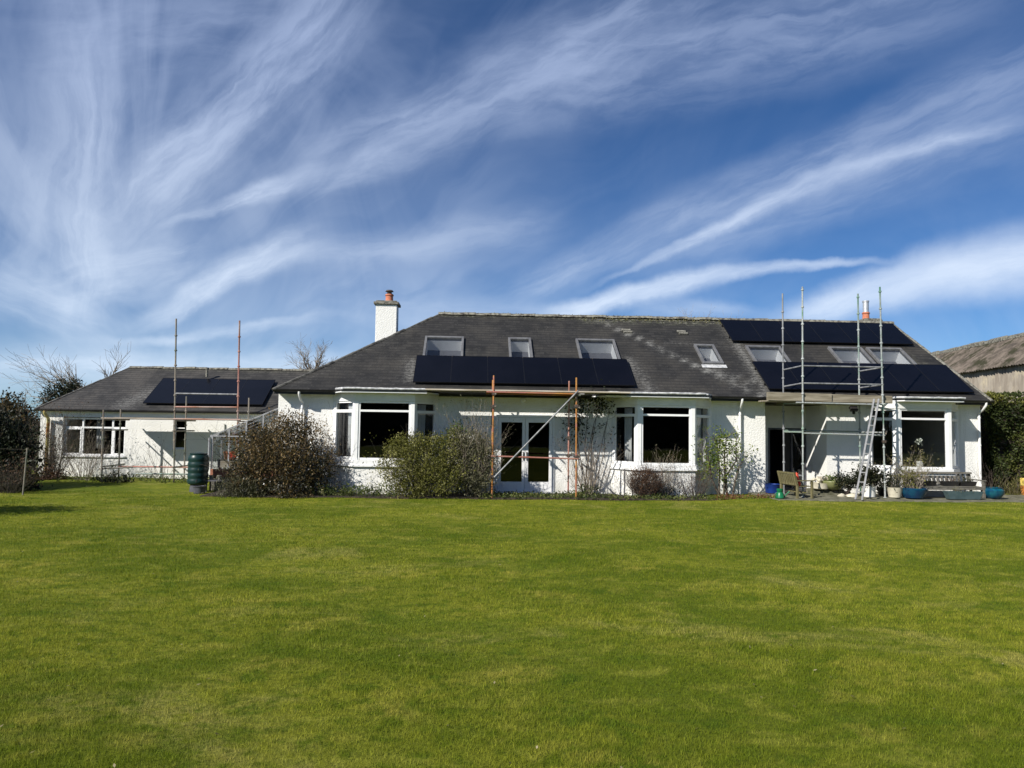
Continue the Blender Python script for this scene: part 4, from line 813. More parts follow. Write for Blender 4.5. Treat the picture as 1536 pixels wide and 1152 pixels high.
leaves([pxb(165, 722, 24.9, .42, .25), pxb(185, 726, 24.9, .3, .18)], 500, .09, .05, 'l_dark', 'foliage', s4, .5, .3, 8, 0, .12); stems((cx_.x, 24.9, 0), 8, .3, .3, .4, .008, 'bark', s4, 1)
cx_ = P(245, 715, 24.8); s5 = thing('shrub', (cx_.x, 24.9, 0), 'thin bare shrub at the foot of the tall left scaffold pole', 'shrub')
tips = []; stems((cx_.x, 24.9, 0), 8, .6, .3, 1.2, .009, 'bark', s5, 1, .6, kids=4, tips=tips); tip_leaves(tips, 1, .05, .02, 'l_twig', s5, 'foliage')
cx_ = P(350, 733, 20.6); s6 = thing('shrub', (cx_.x, 20.45, 0), 'low grey green feathery plant at the left foot of the bronze shrub', 'shrub')
leaves([pxb(352, 735, 20.4, .5, .26), pxb(375, 738, 20.35, .4, .2)], 2600, .11, .018, 'l_grey', 'foliage', s6, .8, .3, 10, .0, -.25); stems((cx_.x, 20.45, 0), 16, .4, .3, .4, .006, 'bark', s6, 1)
# border
bs = MB(); bs.box(-7.3, 8.35, 20.28, 21.98, -.08, .035); tag(bs.build('flower_bed', 'soil'), 'dark soil border along the foot of the house', 'flower bed', kind='structure')
def cover(name, x0, x1, y0, y1, n, L, W, mat, h, label):
    mb = MB(); k = 0
    while k < n:
        c = Vector((rng.uniform(x0, x1), rng.uniform(y0, y1), .02)); ct = rng.uniform(.1, .9); hh = h * rng.uniform(.4, 1.3)
        for _ in range(9):
            p = c + Vector((rng.normal(0, .06), rng.normal(0, .06), rng.uniform(0, hh))); d = (rd() + Vector((0, 0, .5))).normalized(); mb.leaf(p, d, d.cross(rd()).normalized(), L * rng.uniform(.6, 1.3), W, min(1, max(0, ct + rng.normal(0, .15)))); k += 1
    return tag(mb.build(name, mat, recalc=False), label, 'ground cover', kind='stuff')
cover('ground_cover', -4.4, -2.0, 20.35, 21.0, 1500, .09, .03, 'l_cover', .28, 'low green border plants beneath the left bay window')
cover('ground_cover', .2, 3.4, 20.25, 21.4, 2600, .06, .03, 'l_cover', .11, 'low green weeds in front of the garden doors')
cover('ground_cover', 3.3, 6.9, 20.25, 20.9, 1500, .06, .03, 'l_cover', .12, 'low green plants along the border under the right bay')
cover('ground_cover', 6.9, 8.7, 20.3, 20.8, 1500, .05, .025, 'l_red', .14, 'rusty red low plants at the border end near the porch')
cover('ground_cover', 6.6, 8.6, 20.25, 20.6, 500, .06, .03, 'l_rose', .12, 'bright green low plants before the rusty red ones')
cover('ground_cover', -13.8, -8.6, 24.4, 26.2, 1500, .09, .025, 'l_cover', .16, 'rough grass and weeds along the foot of the low wing')

# ------------------------------------------------------------------ hedges, trees, barn
hx0, hx1 = X(1481, 22.9), 24.0
hg = thing('hedge', (19, 24, 0), 'tall clipped green hedge at the right end of the house', 'hedge')
mb = MB(); Hh = 3.18
for k in range(26000):
    side = rng.random(); xx = hx0 + (hx1 - hx0) * rng.random() ** 1.5
    if side < .62: p = Vector((xx, 22.75 + abs(rng.normal(0, .10)), rng.random() ** .9 * Hh)); nr = Vector((0, -1, 0))
    elif side < .82: p = Vector((xx, rng.uniform(22.7, 24.6), Hh - abs(rng.normal(0, .06)))); nr = Vector((0, -.2, 1))
    else: p = Vector((hx0 + abs(rng.normal(0, .1)), rng.uniform(22.75, 27), rng.random() * Hh)); nr = Vector((-1, 0, 0))
    bul = .13 * math.sin(p.x * 2.3 + p.z * 1.9) + .09 * math.sin(p.x * 5.1 - p.z * 4.3); p += nr * bul; d = (rd() + nr * .7).normalized()
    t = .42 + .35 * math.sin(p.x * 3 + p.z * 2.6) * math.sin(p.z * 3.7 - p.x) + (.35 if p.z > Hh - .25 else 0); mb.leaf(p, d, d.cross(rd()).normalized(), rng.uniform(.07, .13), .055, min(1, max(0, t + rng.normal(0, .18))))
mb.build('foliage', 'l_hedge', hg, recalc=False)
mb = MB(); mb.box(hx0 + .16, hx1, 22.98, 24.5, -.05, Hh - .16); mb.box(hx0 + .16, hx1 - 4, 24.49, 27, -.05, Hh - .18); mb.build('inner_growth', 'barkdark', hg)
gw = thing('shrub', (X(1520, 22.3, 730), 22.3, 0), 'tuft of dry grass and twigs at the foot of the right hedge', 'shrub')
leaves([((X(1510, 22.3, 720), 22.3, .2), (.5, .2, .25)), ((X(1535, 22.3, 720), 22.3, .2), (.5, .2, .22))], 900, .16, .012, 'l_straw', 'foliage', gw, 1.2, .3, 10, 0, -.3); stems((X(1520, 22.3, 730), 22.3, 0), 16, .6, .2, .5, .005, 'bark', gw, 1)
bk = thing('hedge', (0, -22, .3), 'unseen dark hedge added behind the camera to darken the window reflections', 'hedge'); mb = MB()  # added out of view so the panes reflect dark leaves, not bright sky
for k in range(9000):
    p = Vector((rng.uniform(-40, 44), -22 + rng.normal(0, .35), .3 + rng.random() * 4.6)); p.z += .5 * math.sin(p.x * .7) * (p.z / 5); d = rd(); mb.leaf(p, d, d.cross(rd()).normalized(), .45, .3, rng.random())
mb.build('foliage', 'l_dark', bk, recalc=False)
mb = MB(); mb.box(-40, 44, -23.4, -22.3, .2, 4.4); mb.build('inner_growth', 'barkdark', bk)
# barn
bd = Vector((.165, .986, 0)); bn = Vector((.986, -.165, 0)); b0 = Vector((22.56, 28.86, 0)) - bd * 14; BL = 34
barn = thing('barn', tuple(b0 + bd * BL / 2 + bn * 3), 'weathered barn with corrugated walls and mossy corrugated roof behind the hedge', 'barn')
def mk_corr(name, c1, c2, c3, moss):
    m, nt = new_mat(name); co = objco(nt); mp = N(nt, 'ShaderNodeMapping'); mp.inputs['Scale'].default_value = (1, 1, .25); nt.links.new(co, mp.inputs[0])
    a = noise(nt, mp.outputs[0], 2.2, 6, .65); c = mixc(nt, maprange(nt, a, .35, .65), c1, c2); b = noise(nt, co, 1.1, 6, .7); c = mixc(nt, maprange(nt, b, .5, .68), c, c3)
    if moss: c = mixc(nt, maprange(nt, noise(nt, co, .9, 6, .72), .48, .62), c, moss)
    principled(nt, c, .9, 0, None, .2); return m
MAT['corrwall'] = mk_corr('weathered_cladding', (.21, .18, .145), (.32, .285, .235), (.38, .33, .24), None)
MAT['corrroof'] = mk_corr('mossy_sheet_roof', (.075, .062, .05), (.16, .132, .108), (.058, .05, .042), (.032, .032, .018))
def corrugated(name, o, u, v, nrm, LU, LV, pitch, amp, mat, jit=0):
    mb = MB(); n = int(LU / pitch * 4); o, u, v, nrm = map(Vector, (o, u, v, nrm)); vs = []
    m_ = 6
    for j in range(m_ + 1):
        for i in range(n + 1):
            s = i / n * LU; vs.append(o + u * s + v * (LV * j / m_ + (jit * math.sin(s * 7.1) * math.sin(s * 2.3) if j == 0 else 0)) + nrm * (amp * math.sin(2 * math.pi * s / pitch) + jit * .25 * math.sin(s * 1.7 + j)))
    mb.add(vs, [(j * (n + 1) + i, j * (n + 1) + i + 1, (j + 1) * (n + 1) + i + 1, (j + 1) * (n + 1) + i) for j in range(m_) for i in range(n)])
    ob = mb.build(name, mat, barn, recalc=False); sd = ob.modifiers.new('sheet', 'SOLIDIFY'); sd.thickness = .02; return ob
corrugated('wall', b0, bd, (0, 0, 1), -bn, BL, 4.98, .22, .03, 'corrwall')
rs_ = Vector((bn.x * .80, bn.y * .80, .60)); rn_ = Vector((-bn.x * .60, -bn.y * .60, .80))
corrugated('roof', b0 - bn * .25 + Vector((0, 0, 4.83)), bd, rs_, rn_, BL, 2.75, .2, .03, 'corrroof', .025)
mb = MB(); rp0 = b0 - bn * .25 + Vector((0, 0, 4.83)) + rs_ * 2.75
for k in range(int(BL / .7)): q = rp0 + bd * (k * .7); mb.tube([q, q + bd * .72], .16 + random.uniform(-.02, .03), 7)
mb.build('ridge_tiles', 'ridge', barn, smooth=40)
mb = MB(); mb.prism([b0 + bd * BL, b0 + bd * BL + bn * 4.4, b0 + bd * BL + bn * 2 + Vector((0, 0, 6.4)), b0 + bd * BL + Vector((0, 0, 4.8))], -bd * .1); mb.prism([b0 + bn * 4.4, b0 + bn * 4.4 + Vector((0, 0, 4.8)), b0 + bn * 4.4 + Vector((0, 0, 4.8)) + bd * BL, b0 + bn * 4.4 + bd * BL], bn * .1); mb.build('end_wall', 'corrwall', barn)
# trees behind
def bare_tree(name, base, H, lean, r, depth, kids, label, mat='barkpale', spread=.45, limbs=None):
    t = thing(name, base, label, 'tree'); mb = MB(); tw = MB(); base = Vector(base); top = base + Vector(lean) + Vector((0, 0, H * .38))
    mb.tube([base - Vector((0, 0, .1)), base.lerp(top, .5) + rd() * .08, top], [r, r * .85, r * .7], 8, cap=False)
    for (dx, dy, dz, L) in limbs:
        d = Vector((dx, dy, dz)).normalized(); pts = [top]; rs = [r * .55]; dd = d.copy()
        for i in range(5): dd = (dd + rd() * .16 + Vector((0, 0, .03))).normalized(); pts.append(pts[-1] + dd * L / 5); rs.append(r * .55 * (1 - .17 * (i + 1)))
        mb.tube(pts, rs, 6, cap=False)
        for i in range(1, 6):
            for _ in range(kids): a = rd(); a = (a - dd * a.dot(dd)).normalized(); twigs(tw, pts[i], (d + a * rng.uniform(.5, 1.0)).normalized(), L * rng.uniform(.2, .4), rs[i] * .55, depth, spread, .03, 4, .005, 3)
    mb.build('trunk', mat, t, smooth=60, recalc=False); tw.build('crown', mat, t, recalc=False); return t
bt = P(150, 640, 36); bare_tree('bare_tree', (bt.x, 36, 0), 6.6, (.2, 0, 0), .15, 1, 5, 'big bare tree with leaning limbs behind the low wing roof', limbs=[(-1.1, 0, .60, 3.4), (-1.2, .1, .30, 3.9), (.05, 0, 1, 2.3), (-1.15, .1, .45, 3.6), (-1.0, 0, .8, 2.4)])
bt = P(468, 620, 42); bare_tree('bare_tree', (bt.x, 42, 0), 12.0, (0, 0, 0), .10, 1, 4, 'small bare tree showing between the low wing roof and the main roof', limbs=[(-.8, 0, 1, 1.4), (-.3, 0, 1, 1.7), (.15, 0, 1, 1.8), (.6, .1, 1, 1.5), (.35, 0, 1.2, 1.6), (-1.2, 0, .9, 1.5), (-.6, 0, 1, 1.9), (1.0, 0, .9, 1.4)])
bt = P(1050, 620, 52); bare_tree('bare_tree', (bt.x, 52, 0), 19.6, (0, 0, 0), .12, 1, 3, 'bare tree top just showing above the main ridge', limbs=[(-.9, 0, 1, 2.2), (-.3, 0, 1, 2.8), (.3, 0, 1, 2.6), (1.2, 0, .9, 3.0), (1.6, 0, .6, 3.6), (-1.4, 0, .7, 2.6)])
ft = P(97, 600, 34); fir = thing('pine_tree', (ft.x, 34, 0), 'dark evergreen tree with a rounded top behind the low wing roof', 'tree')
leaves([pxb(94, 588, 34, .52, .42), pxb(84, 600, 34, .5, .45), pxb(108, 584, 34, .3, .3), pxb(97, 625, 34, .9, .8)], 6000, .12, .05, 'l_dark', 'crown', fir, .1, .5, 12); mb = MB(); mb.tube([(ft.x, 34, -.1), (ft.x, 34, 3.4)], [.2, .08], 8); mb.build('trunk', 'bark', fir)
f2 = thing('tree', (X(15, 30, 620), 30, 0), 'brown leafed small tree at the left picture edge beyond the evergreen shrub', 'tree')
leaves([pxb(8, 640, 30, 1.0, 1.1), pxb(34, 650, 30, .7, .9), pxb(-20, 640, 30, 1.2, 1.0), pxb(12, 610, 30, .4, .35)], 8000, .15, .07, 'l_brown', 'crown', f2, .3, .45, 12, None, -.25); stems((X(5, 30, 620), 30, 0), 8, 2.0, 1, 2.9, .05, 'bark', f2, 1, .3, 'trunk')
tips = []; bt = P(50, 640, 31.5); bare_tree('bare_tree', (bt.x, 31.5, 0), 3.9, (0, 0, 0), .12, 1, 2, 'small twiggy bare tree at the left corner of the low wing', limbs=[(-.9, 0, .6, 1.6), (-.5, 0, .8, 1.4), (.5, 0, .7, 1.3), (-1.2, 0, .3, 1.8), (1.1, 0, .5, 1.4)])
ot = thing('tree', (-13.3, 14.3, .1), 'round evergreen bush beyond the left edge of the lawn', 'tree')
leaves([((-13.3, 14.3, 1.6), (1.9, 1.6, 1.4)), ((-13.1, 14.3, 2.6), (1.3, 1.1, .7))], 7000, .15, .07, 'l_dark', 'crown', ot, .3, .4, 12); mb = MB(); mb.tube([(-13.3, 14.3, 0), (-13.3, 14.3, 1.8)], [.12, .06], 8); mb.build('trunk', 'bark', ot)

# ------------------------------------------------------------------ patio and the things on it
pt_ = MB(); xx = 8.3
for row, (ya, yb, zt) in enumerate(((19.75, 20.42, .105), (20.43, 21.2, .115), (21.21, 21.98, .12))):
    xx = 8.36
    while xx < 17.4: w_ = random.uniform(.45, .95); pt_.box(xx, xx + w_ - .012, ya + random.uniform(-.03, .02) if row == 0 else ya, yb, -.1, zt + random.uniform(-.01, .01)); xx += w_
tag(pt_.build('patio', 'stone', bevel=.012), 'low stone paved patio in front of the porch', 'patio', kind='structure')
rz = MB()
for k in range(3):
    xx = X(1222, 21.3)
    while xx < X(1268, 21.3): w_ = random.uniform(.2, .45); rz.box(xx, xx + w_ - .012, 21.15 + k * .12 + random.uniform(-.02, .02), 21.9, .12 + k * .05, .168 + k * .05); xx += w_
tag(rz.build('stone_step', 'stone', bevel=.01), 'low stack of grey stone slabs under the two bowls', 'steps')
# bench seen from behind
b1 = thing('bench', (9.2, 20.6, .05), 'greenish weathered slatted bench turned away at the porch corner', 'bench', 'timber benches on the patio')
fo = Vector((9.08, 20.45, .05)); bu = Vector((.94, -.1, 0)).normalized(); bu = Vector((.62, -.55, 0)).normalized(); bf = Vector((.55, .62, 0)).normalized()
p0 = Vector((X(1172, 20.9, 735), 20.9, .11)); p1 = Vector((X(1196, 20.2, 740), 20.2, .10)); bu = (p1 - p0).normalized(); BW = (p1 - p0).length; bf = Vector((-bu.y, bu.x, 0)); 
if bf.x < 0: bf = -bf
Z = Vector((0, 0, 1)); lean = (-bf * .22 + Z).normalized()
for s in (0, BW):
    q = MB(); o = p0 + bu * s; q.obox(o, bu, Z, bf, (-.03, .03), (0, .42), (-.03, .03)); q.obox(o + Z * .42, bu, lean, bf, (-.03, .03), (0, .46), (-.03, .03)); q.build('leg', 'bench', b1, bevel=.006)
    q = MB(); q.obox(o + bf * .48, bu, Z, bf, (-.03, .03), (0, .58), (-.03, .03)); q.build('leg', 'bench', b1, bevel=.006)
    q = MB(); q.obox(o, bu, Z, bf, (-.035, .035), (.585, .62), (-.05, .54)); q.build('armrest', 'bench', b1, bevel=.006)
for k in range(5): q = MB(); q.obox(p0 + Z * .40, bu, Z, bf, (-.0, BW), (0, .022), (.03 + k * .095, .11 + k * .095)); q.build('seat_slat', 'bench', b1, bevel=.004)
bo = p0 + Z * .42
for z in (.02, .40): q = MB(); q.obox(bo + lean * z, bu, lean, bf, (-.03, BW + .03), (0, .065), (-.02, .02)); q.build('back_rail', 'bench', b1, bevel=.005)
for k in range(9): t = (k + .7) / 9.4 * BW; q = MB(); q.obox(bo + lean * .086, bu, lean, bf, (t - .022, t + .022), (0, .313), (-.01, .01)); q.build('back_slat', 'bench', b1)
q = MB(); q.obox(p0, bu, Z, bf, (.03, BW - .03), (.18, .23), (.22, .26)); q.build('stretcher', 'bench', b1)
# bench with window boxes, seen from the front
b2 = thing('bench', (14, 21, .05), 'silvered slatted bench carrying three plant troughs below the patio bay', 'bench', 'timber benches on the patio')
x0, x1 = X(1373, 20.6, 740), X(1474, 20.6, 740); yF, yB = 20.55, 21.1; bz = .12
for xx in (x0, x1):
    q = MB(); q.box(xx - .035, xx + .035, yF - .035, yF + .035, bz, bz + .62); q.build('leg', 'benchgrey', b2, bevel=.006)
    q = MB(); q.box(xx - .03, xx + .03, yB - .03, yB + .03, bz, bz + .42); q.obox((xx, yB, bz + .42), (1, 0, 0), Vector((0, .2, 1)).normalized(), (0, 1, 0), (-.03, .03), (0, .46), (-.03, .03)); q.build('leg', 'benchgrey', b2, bevel=.006)
    q = MB(); q.box(xx - .045, xx + .045, yF - .07, yB - .03, bz + .622, bz + .655); q.build('armrest', 'benchgrey', b2, bevel=.006)
for k in range(5): q = MB(); q.box(x0, x1, yF - .02 + k * .105, yF + .07 + k * .105, bz + .40, bz + .425); q.build('seat_slat', 'benchgrey', b2, bevel=.004)
q = MB(); q.box(x0 + .03, x1 - .03, yF - .025, yF + .02, bz + .31, bz + .397); q.build('apron', 'benchgrey', b2, bevel=.004)
lv = Vector((0, .2, 1)).normalized()
for z in (.05, .41): q = MB(); q.obox((x0, yB, bz + .42 + z), (1, 0, 0), lv, (0, 1, 0), (-.03, x1 - x0 + .03), (0, .07), (-.02, .02)); q.build('back_rail', 'benchgrey', b2, bevel=.005)
for k in range(15): t = x0 + (x1 - x0) * (k + .6) / 15.2; q = MB(); q.obox((t, yB, bz + .545), (1, 0, 0), lv, (0, 1, 0), (-.028, .028), (0, .283), (-.01, .01)); q.build('back_slat', 'benchgrey', b2)
b1.scale = (1, 1, .84); b2.scale = (1, 1, .82)
def trough(xc, w, y, z, mat, h, d, label, grp=None, plants=None):
    t = thing('planter', (xc, y, z), label, 'planter', grp); q = MB(); a, b = w / 2, d / 2
    lo = [(-a * .84, -b * .8), (a * .84, -b * .8), (a * .84, b * .8), (-a * .84, b * .8)]; hi = [(-a, -b), (a, -b), (a, b), (-a, b)]; inn = [(x_ * .95, y_ * .88) for x_, y_ in hi]
    V = [(xc + p[0], y + p[1], z) for p in lo] + [(xc + p[0], y + p[1], z + h) for p in hi] + [(xc + p[0], y + p[1], z + h) for p in inn] + [(xc + p[0], y + p[1], z + h - .03) for p in inn]
    q.add(V, [(3, 2, 1, 0)] + [(i, (i + 1) % 4, (i + 1) % 4 + 4, i + 4) for i in range(4)] + [(i + 4, (i + 1) % 4 + 4, (i + 1) % 4 + 8, i + 8) for i in range(4)] + [(i + 8, (i + 1) % 4 + 8, (i + 1) % 4 + 12, i + 12) for i in range(4)] + [(12, 13, 14, 15)])
    q.build('trough', mat, t, bevel=.006)
    if plants: leaves([((xc, y, z + h), (w * .42, d * .35, plants[1]))], plants[2], .05, .02, plants[0], 'foliage', t, .6, .2, 7, z + h - .03)
    return t
for (pa, pb, lab, pl) in ((1376, 1403, 'short dark trough at the left end of the silvered bench seat', ('l_dark', .03, 60)), (1411, 1437, 'dark trough in the middle of the silvered bench seat', ('l_twig', .03, 60)), (1437, 1463, 'dark trough with sprouting plants at the right of the bench seat', ('l_dark', .06, 160))):
    a, b = X(pa, 20.75), X(pb, 20.75); trough((a + b) / 2, b - a - .03, 20.78, .055 + .82 * (bz + .376), 'blackplastic', .13, .2, lab, 'dark plant troughs on the bench', pl)
a, b = X(1411, 20.45), X(1464, 20.45); trough((a + b) / 2, b - a, 20.3, .12, 'teal', .22, .24, 'pale teal trough standing on the ground under the silvered bench', None, ('l_grey', .04, 120))
# pots
def pot(px, py, Y, prof, mat, label, cat='plant pot', z=.12, sx=1, sy=1, name='plant_pot', grp=None):
    x_ = X(px, Y, py); t = thing(name, (x_, Y, z), label, cat, grp); q = MB(); R_ = prof[-1][0]; H_ = prof[-1][1]
    q.lathe((x_, Y, z), prof + [(R_ * .88, H_), (R_ * .86, H_ - .04)], 22, sx, sy); q.build('pot', mat, t, smooth=35)
    so_ = MB(); so_.lathe((x_, Y, z), [(R_ * .84, H_ - .06), (R_ * .84, H_ - .045)], 16, sx, sy); so_.build('compost', 'soil', t); return t, Vector((x_, Y, z + H_ - .04))
t, c = pot(1230, 730, 21.4, [(.19, 0), (.25, .03), (.28, .17), (.29, .19)], 'creamglaze', 'low cream oval planter with pale stones beside the olive bowl', z=.275)
q = MB()
for k in range(7): q.blob(c + Vector((rng.normal(0, .1), rng.normal(0, .05), .05 + k * .022)), (.07, .06, .05), 7, .2)
q.build('stones', 'creamglaze', t)
t, c = pot(1249, 728, 21.3, [(.12, 0), (.2, .04), (.30, .15), (.33, .24), (.32, .26)], 'oliveglaze', 'round olive green bowl on the grey stone slabs', z=.275); leaves([(tuple(c + Vector((-.03, 0, .07))), (.16, .14, .10))], 260, .06, .03, 'l_rose', 'foliage', t, .5, .2, 7, None, -.2)
q = MB(); c2 = P(1243, 718, 21.75); q.box(c2.x - .3, c2.x + .25, 21.72, 21.9, .08, .62); tag(q.build('crate', 'paleboard', bevel=.01), 'pale wooden box standing behind the two bowls against the wall', 'crate')
# bonsai like tree
x_ = X(1272, 20.8, 735); bz_ = thing('bonsai', (x_, 20.9, .12), 'small gnarled bonsai tree with a flat dark crown beside the ladder', 'bonsai'); q = MB()
q.tube([(x_ + .05, 20.9, .12), (x_ + .0, 20.9, .2), (x_ + .1, 20.88, .32), (x_ - .04, 20.9, .45), (x_, 20.9, .55)], [.06, .05, .05, .04, .02], 8); q.tube([(x_ + .06, 20.9, .3), (x_ + .2, 20.9, .40), (x_ + .25, 20.9, .5)], [.03, .025, .01], 6); q.tube([(x_, 20.9, .42), (x_ - .15, 20.9, .5)], [.025, .01], 6); q.build('trunk', 'barkdark', bz_, smooth=60)
leaves([((x_ + .02, 20.9, .58), (.34, .22, .10)), ((x_ - .1, 20.9, .50), (.22, .18, .09)), ((x_ + .22, 20.9, .52), (.2, .16, .08))], 1500, .06, .035, 'l_dark', 'foliage', bz_, .4, .3, 10, None, .05)
q = MB(); q.blob((x_ + .1, 20.75, .13), (.2, .12, .09), 9, .18); q.blob((x_ - .2, 20.8, .12), (.12, .1, .08), 8, .2); tag(q.build('rock', 'creamglaze', smooth=50), 'pale rounded rock at the foot of the bonsai', 'rock')
t, c = pot(1303, 740, 20.7, [(.16, 0), (.18, .02), (.185, .30), (.19, .32)], 'whiteglaze', 'white cylindrical pot with a leafy dark shrub behind the ladder'); leaves([(tuple(c + Vector((.05, .05, .34))), (.42, .3, .28)), (tuple(c + Vector((.32, .1, .22))), (.32, .25, .22)), (tuple(c + Vector((-.12, .0, .2))), (.25, .2, .2))], 2300, .07, .04, 'l_dark', 'foliage', t, .4, .3, 9, None, .12); stems(tuple(c), 8, .4, .3, .55, .01, 'bark', t, 1)
t, c = pot(1327, 742, 21.2, [(.15, 0), (.17, .02), (.19, .22), (.2, .24)], 'blackplastic', 'black plant pot in shade between the white and the cream pot'); leaves([(tuple(c + Vector((0, 0, .2))), (.3, .25, .22))], 420, .07, .035, 'l_dark', 'foliage', t, .4, .3, 9, None, .05)
t, c = pot(1342, 742, 20.55, [(.13, 0), (.16, .02), (.22, .27), (.235, .30)], 'creamglaze', 'cream tapered pot with a staked plant beside the blue bowl'); stems(tuple(c), 7, .3, .25, .55, .008, 'bark', t, 1, .5); leaves([(tuple(c + Vector((0, 0, .16))), (.28, .22, .16))], 320, .07, .03, 'l_dark', 'foliage', t, .5, .2, 7, None, .15)
t, c = pot(1370, 745, 20.45, [(.2, 0), (.26, .02), (.35, .18), (.37, .28), (.35, .30)], 'blueglaze', 'wide deep blue glazed bowl with straw coloured bamboo'); tips = []
stems(tuple(c), 46, .7, .4, .72, .006, 'barkpale', t, 1, .35, kids=3, spread=.3, tips=tips); tip_leaves(tips, 5, .11, .012, 'l_straw', t, 'leaves', .09); leaves([(tuple(c + Vector((-.14, 0, .3))), (.3, .25, .28))], 420, .08, .035, 'l_green', 'foliage', t, .4, .2, 7)
t, c = pot(1489, 745, 20.6, [(.16, 0), (.2, .02), (.29, .14), (.30, .24), (.26, .30), (.275, .32)], 'turqglaze', 'round turquoise glazed pot with bare twigs right of the bench'); stems(tuple(c), 18, .5, .3, .62, .006, 'barkdark', t, 1, .6, kids=3)
# small things by the porch
x_ = X(1159, 21.6, 735); q = MB(); q.lathe((x_, 21.6, .12), [(.17, 0), (.2, .02), (.24, .26), (.26, .28), (.235, .28), (.21, .1)], 20); tag(q.build('tub', 'bluetub', smooth=40), 'deep blue plastic tub behind the turned bench', 'tub')
x_ = X(1171, 20.1, 742); wc = thing('watering_can', (x_, 20.15, .11), 'bright green watering can under the turned bench', 'watering can'); q = MB(); q.lathe((x_, 20.15, .11), [(.10, 0), (.115, .02), (.10, .14), (.07, .18), (.085, .2), (.085, .27)], 16); q.build('body', 'brightgreen', wc, smooth=40); q = MB(); q.tube([(x_ + .08, 20.15, .1), (x_ + .2, 20.15, .24), (x_ + .27, 20.15, .30)], [.022, .016, .024], 8); q.build('spout', 'brightgreen', wc, smooth=50); q = MB(); q.tube([(x_ - .07, 20.15, .28), (x_ - .14, 20.15, .24), (x_ - .13, 20.15, .12), (x_ - .09, 20.15, .09)], .01, 6); q.build('handle', 'brightgreen', wc, smooth=50)
c = P(1195, 716, 20.35); c.z -= .07; q = MB(); q.blob((c.x, c.y, c.z), (.075, .06, .20), 10, .12); q.blob((c.x + .02, c.y - .02, c.z - .1), (.085, .06, .11), 10, .12); tag(q.build('cushion', 'red', smooth=70), 'red cloth bundle on the right arm of the turned bench', 'cushion')
c = P(1534, 730, 22.0); q = MB(); q.box(c.x + .12, c.x + .7, 21.9, 22.25, -.02, .38); bx = q.build('garden_box', 'orange', bevel=.01); tag(bx, 'orange and yellow box cut by the right picture edge below the hedge', 'box'); q = MB(); q.box(c.x + .115, c.x + .705, 21.89, 22.26, .383, .62)
ORG[bx.name] = tuple(bx.location); q.build('lid', 'yellow', bx, bevel=.01)

# ------------------------------------------------------------------ greenhouse, water butt
gh = thing('greenhouse', (-6.9, 24, 0), 'lean-to greenhouse with grey metal frame against the white house side wall', 'greenhouse')
gx0, gx1, gy0, gy1, ze_, zr_ = -7.76, -5.79, 22.4, 25.7, 1.60, 2.48; r_ = .022
base = MB(); base.box(gx0, gx1, gy0, gy0 + .09, -.05, .50); base.box(gx0, gx0 + .09, gy0 + .09, gy1, -.05, .50); base.build('plinth', 'cement', gh)
tm = MB(); tm.box(gx0 - .02, gx1, gy0 - .04, gy0 - .005, .38, .62); tm.build('timber_board', 'redtimber', gh, bevel=.005)
fr = MB(); nb = 5
for i in range(nb):
    yy = gy0 + (gy1 - gy0) * i / (nb - 1); fr.box(gx0 - r_, gx0 + r_, yy - r_, yy + r_, .505, ze_); fr.tube([(gx0 - .03, yy, ze_), (gx1, yy, zr_)], r_ * 1.1, 4)
fr.tube([(gx0 - .03, gy0 - .02, ze_), (gx0 - .03, gy1, ze_)], .04, 8); fr.tube([(gx1 - .03, gy0, zr_), (gx1 - .03, gy1, zr_)], .03, 6)
for i in range(1, 4): xx = gx0 + (gx1 - gx0) * i / 4; fr.box(xx - r_ * .8, xx + r_ * .8, gy0 - r_, gy0 + r_, .505, ze_ + (zr_ - ze_) * i / 4 - .01)
fr.box(gx0 + .03, gx1, gy0 - .018, gy0 + .018, ze_ - .02, ze_ + .015)
fr.box(gx0 + .03, gx1, gy0 - .019, gy0 + .019, .505, .54); fr.tube([(gx0 - .07, gy0 - .05, 1.55), (gx0 - .07, gy0 - .05, .6)], .03, 8)
fr.build('frame', 'alu', gh, smooth=40)
MAT['ghglass'] = MAT['glass']
for i in range(nb - 1):
    ya, yb = gy0 + (gy1 - gy0) * i / (nb - 1) + .025, gy0 + (gy1 - gy0) * (i + 1) / (nb - 1) - .025
    d = Vector((gx1 - gx0, 0, zr_ - ze_)); L = d.length; d.normalize(); nn = Vector((-d.z, 0, d.x)); q = MB(); q.obox((gx0, ya, ze_), d, (0, 1, 0), nn, (.04, L - .06), (0, yb - ya), (-.003, .003)); q.build('roof_pane', 'glass', gh)
    q = MB(); q.box(gx0 - .003, gx0 + .003, ya, yb, .51, ze_ - .05); q.build('side_pane', 'glass', gh)
q = MB(); q.prism([(gx0 + .03, gy0 - .003, .545), (gx1 - .02, gy0 - .003, .545), (gx1 - .02, gy0 - .003, zr_ - .05), (gx0 + .03, gy0 - .003, ze_ - .02)], (0, .006, 0)); q.build('front_pane', 'glass', gh)
sh = thing('potting_bench', (-7, 22.8, 0), 'slatted white potting bench inside the greenhouse front', 'bench'); q = MB(); q.box(gx0 + .12, gx1 - .1, gy0 + .14, gy0 + .7, .86, .89); q.build('top', 'benchgrey', sh)
q = MB(); q.box(gx0 + .13, gx1 - .12, gy0 + .135, gy0 + .155, .66, .855)
q.build('apron', 'paleboard', sh)
for xx in (gx0 + .18, gx1 - .2):
    for yy in (gy0 + .2, gy0 + .62): q = MB(); q.box(xx - .025, xx + .025, yy - .025, yy + .025, -.02, .86); q.build('leg', 'benchgrey', sh)
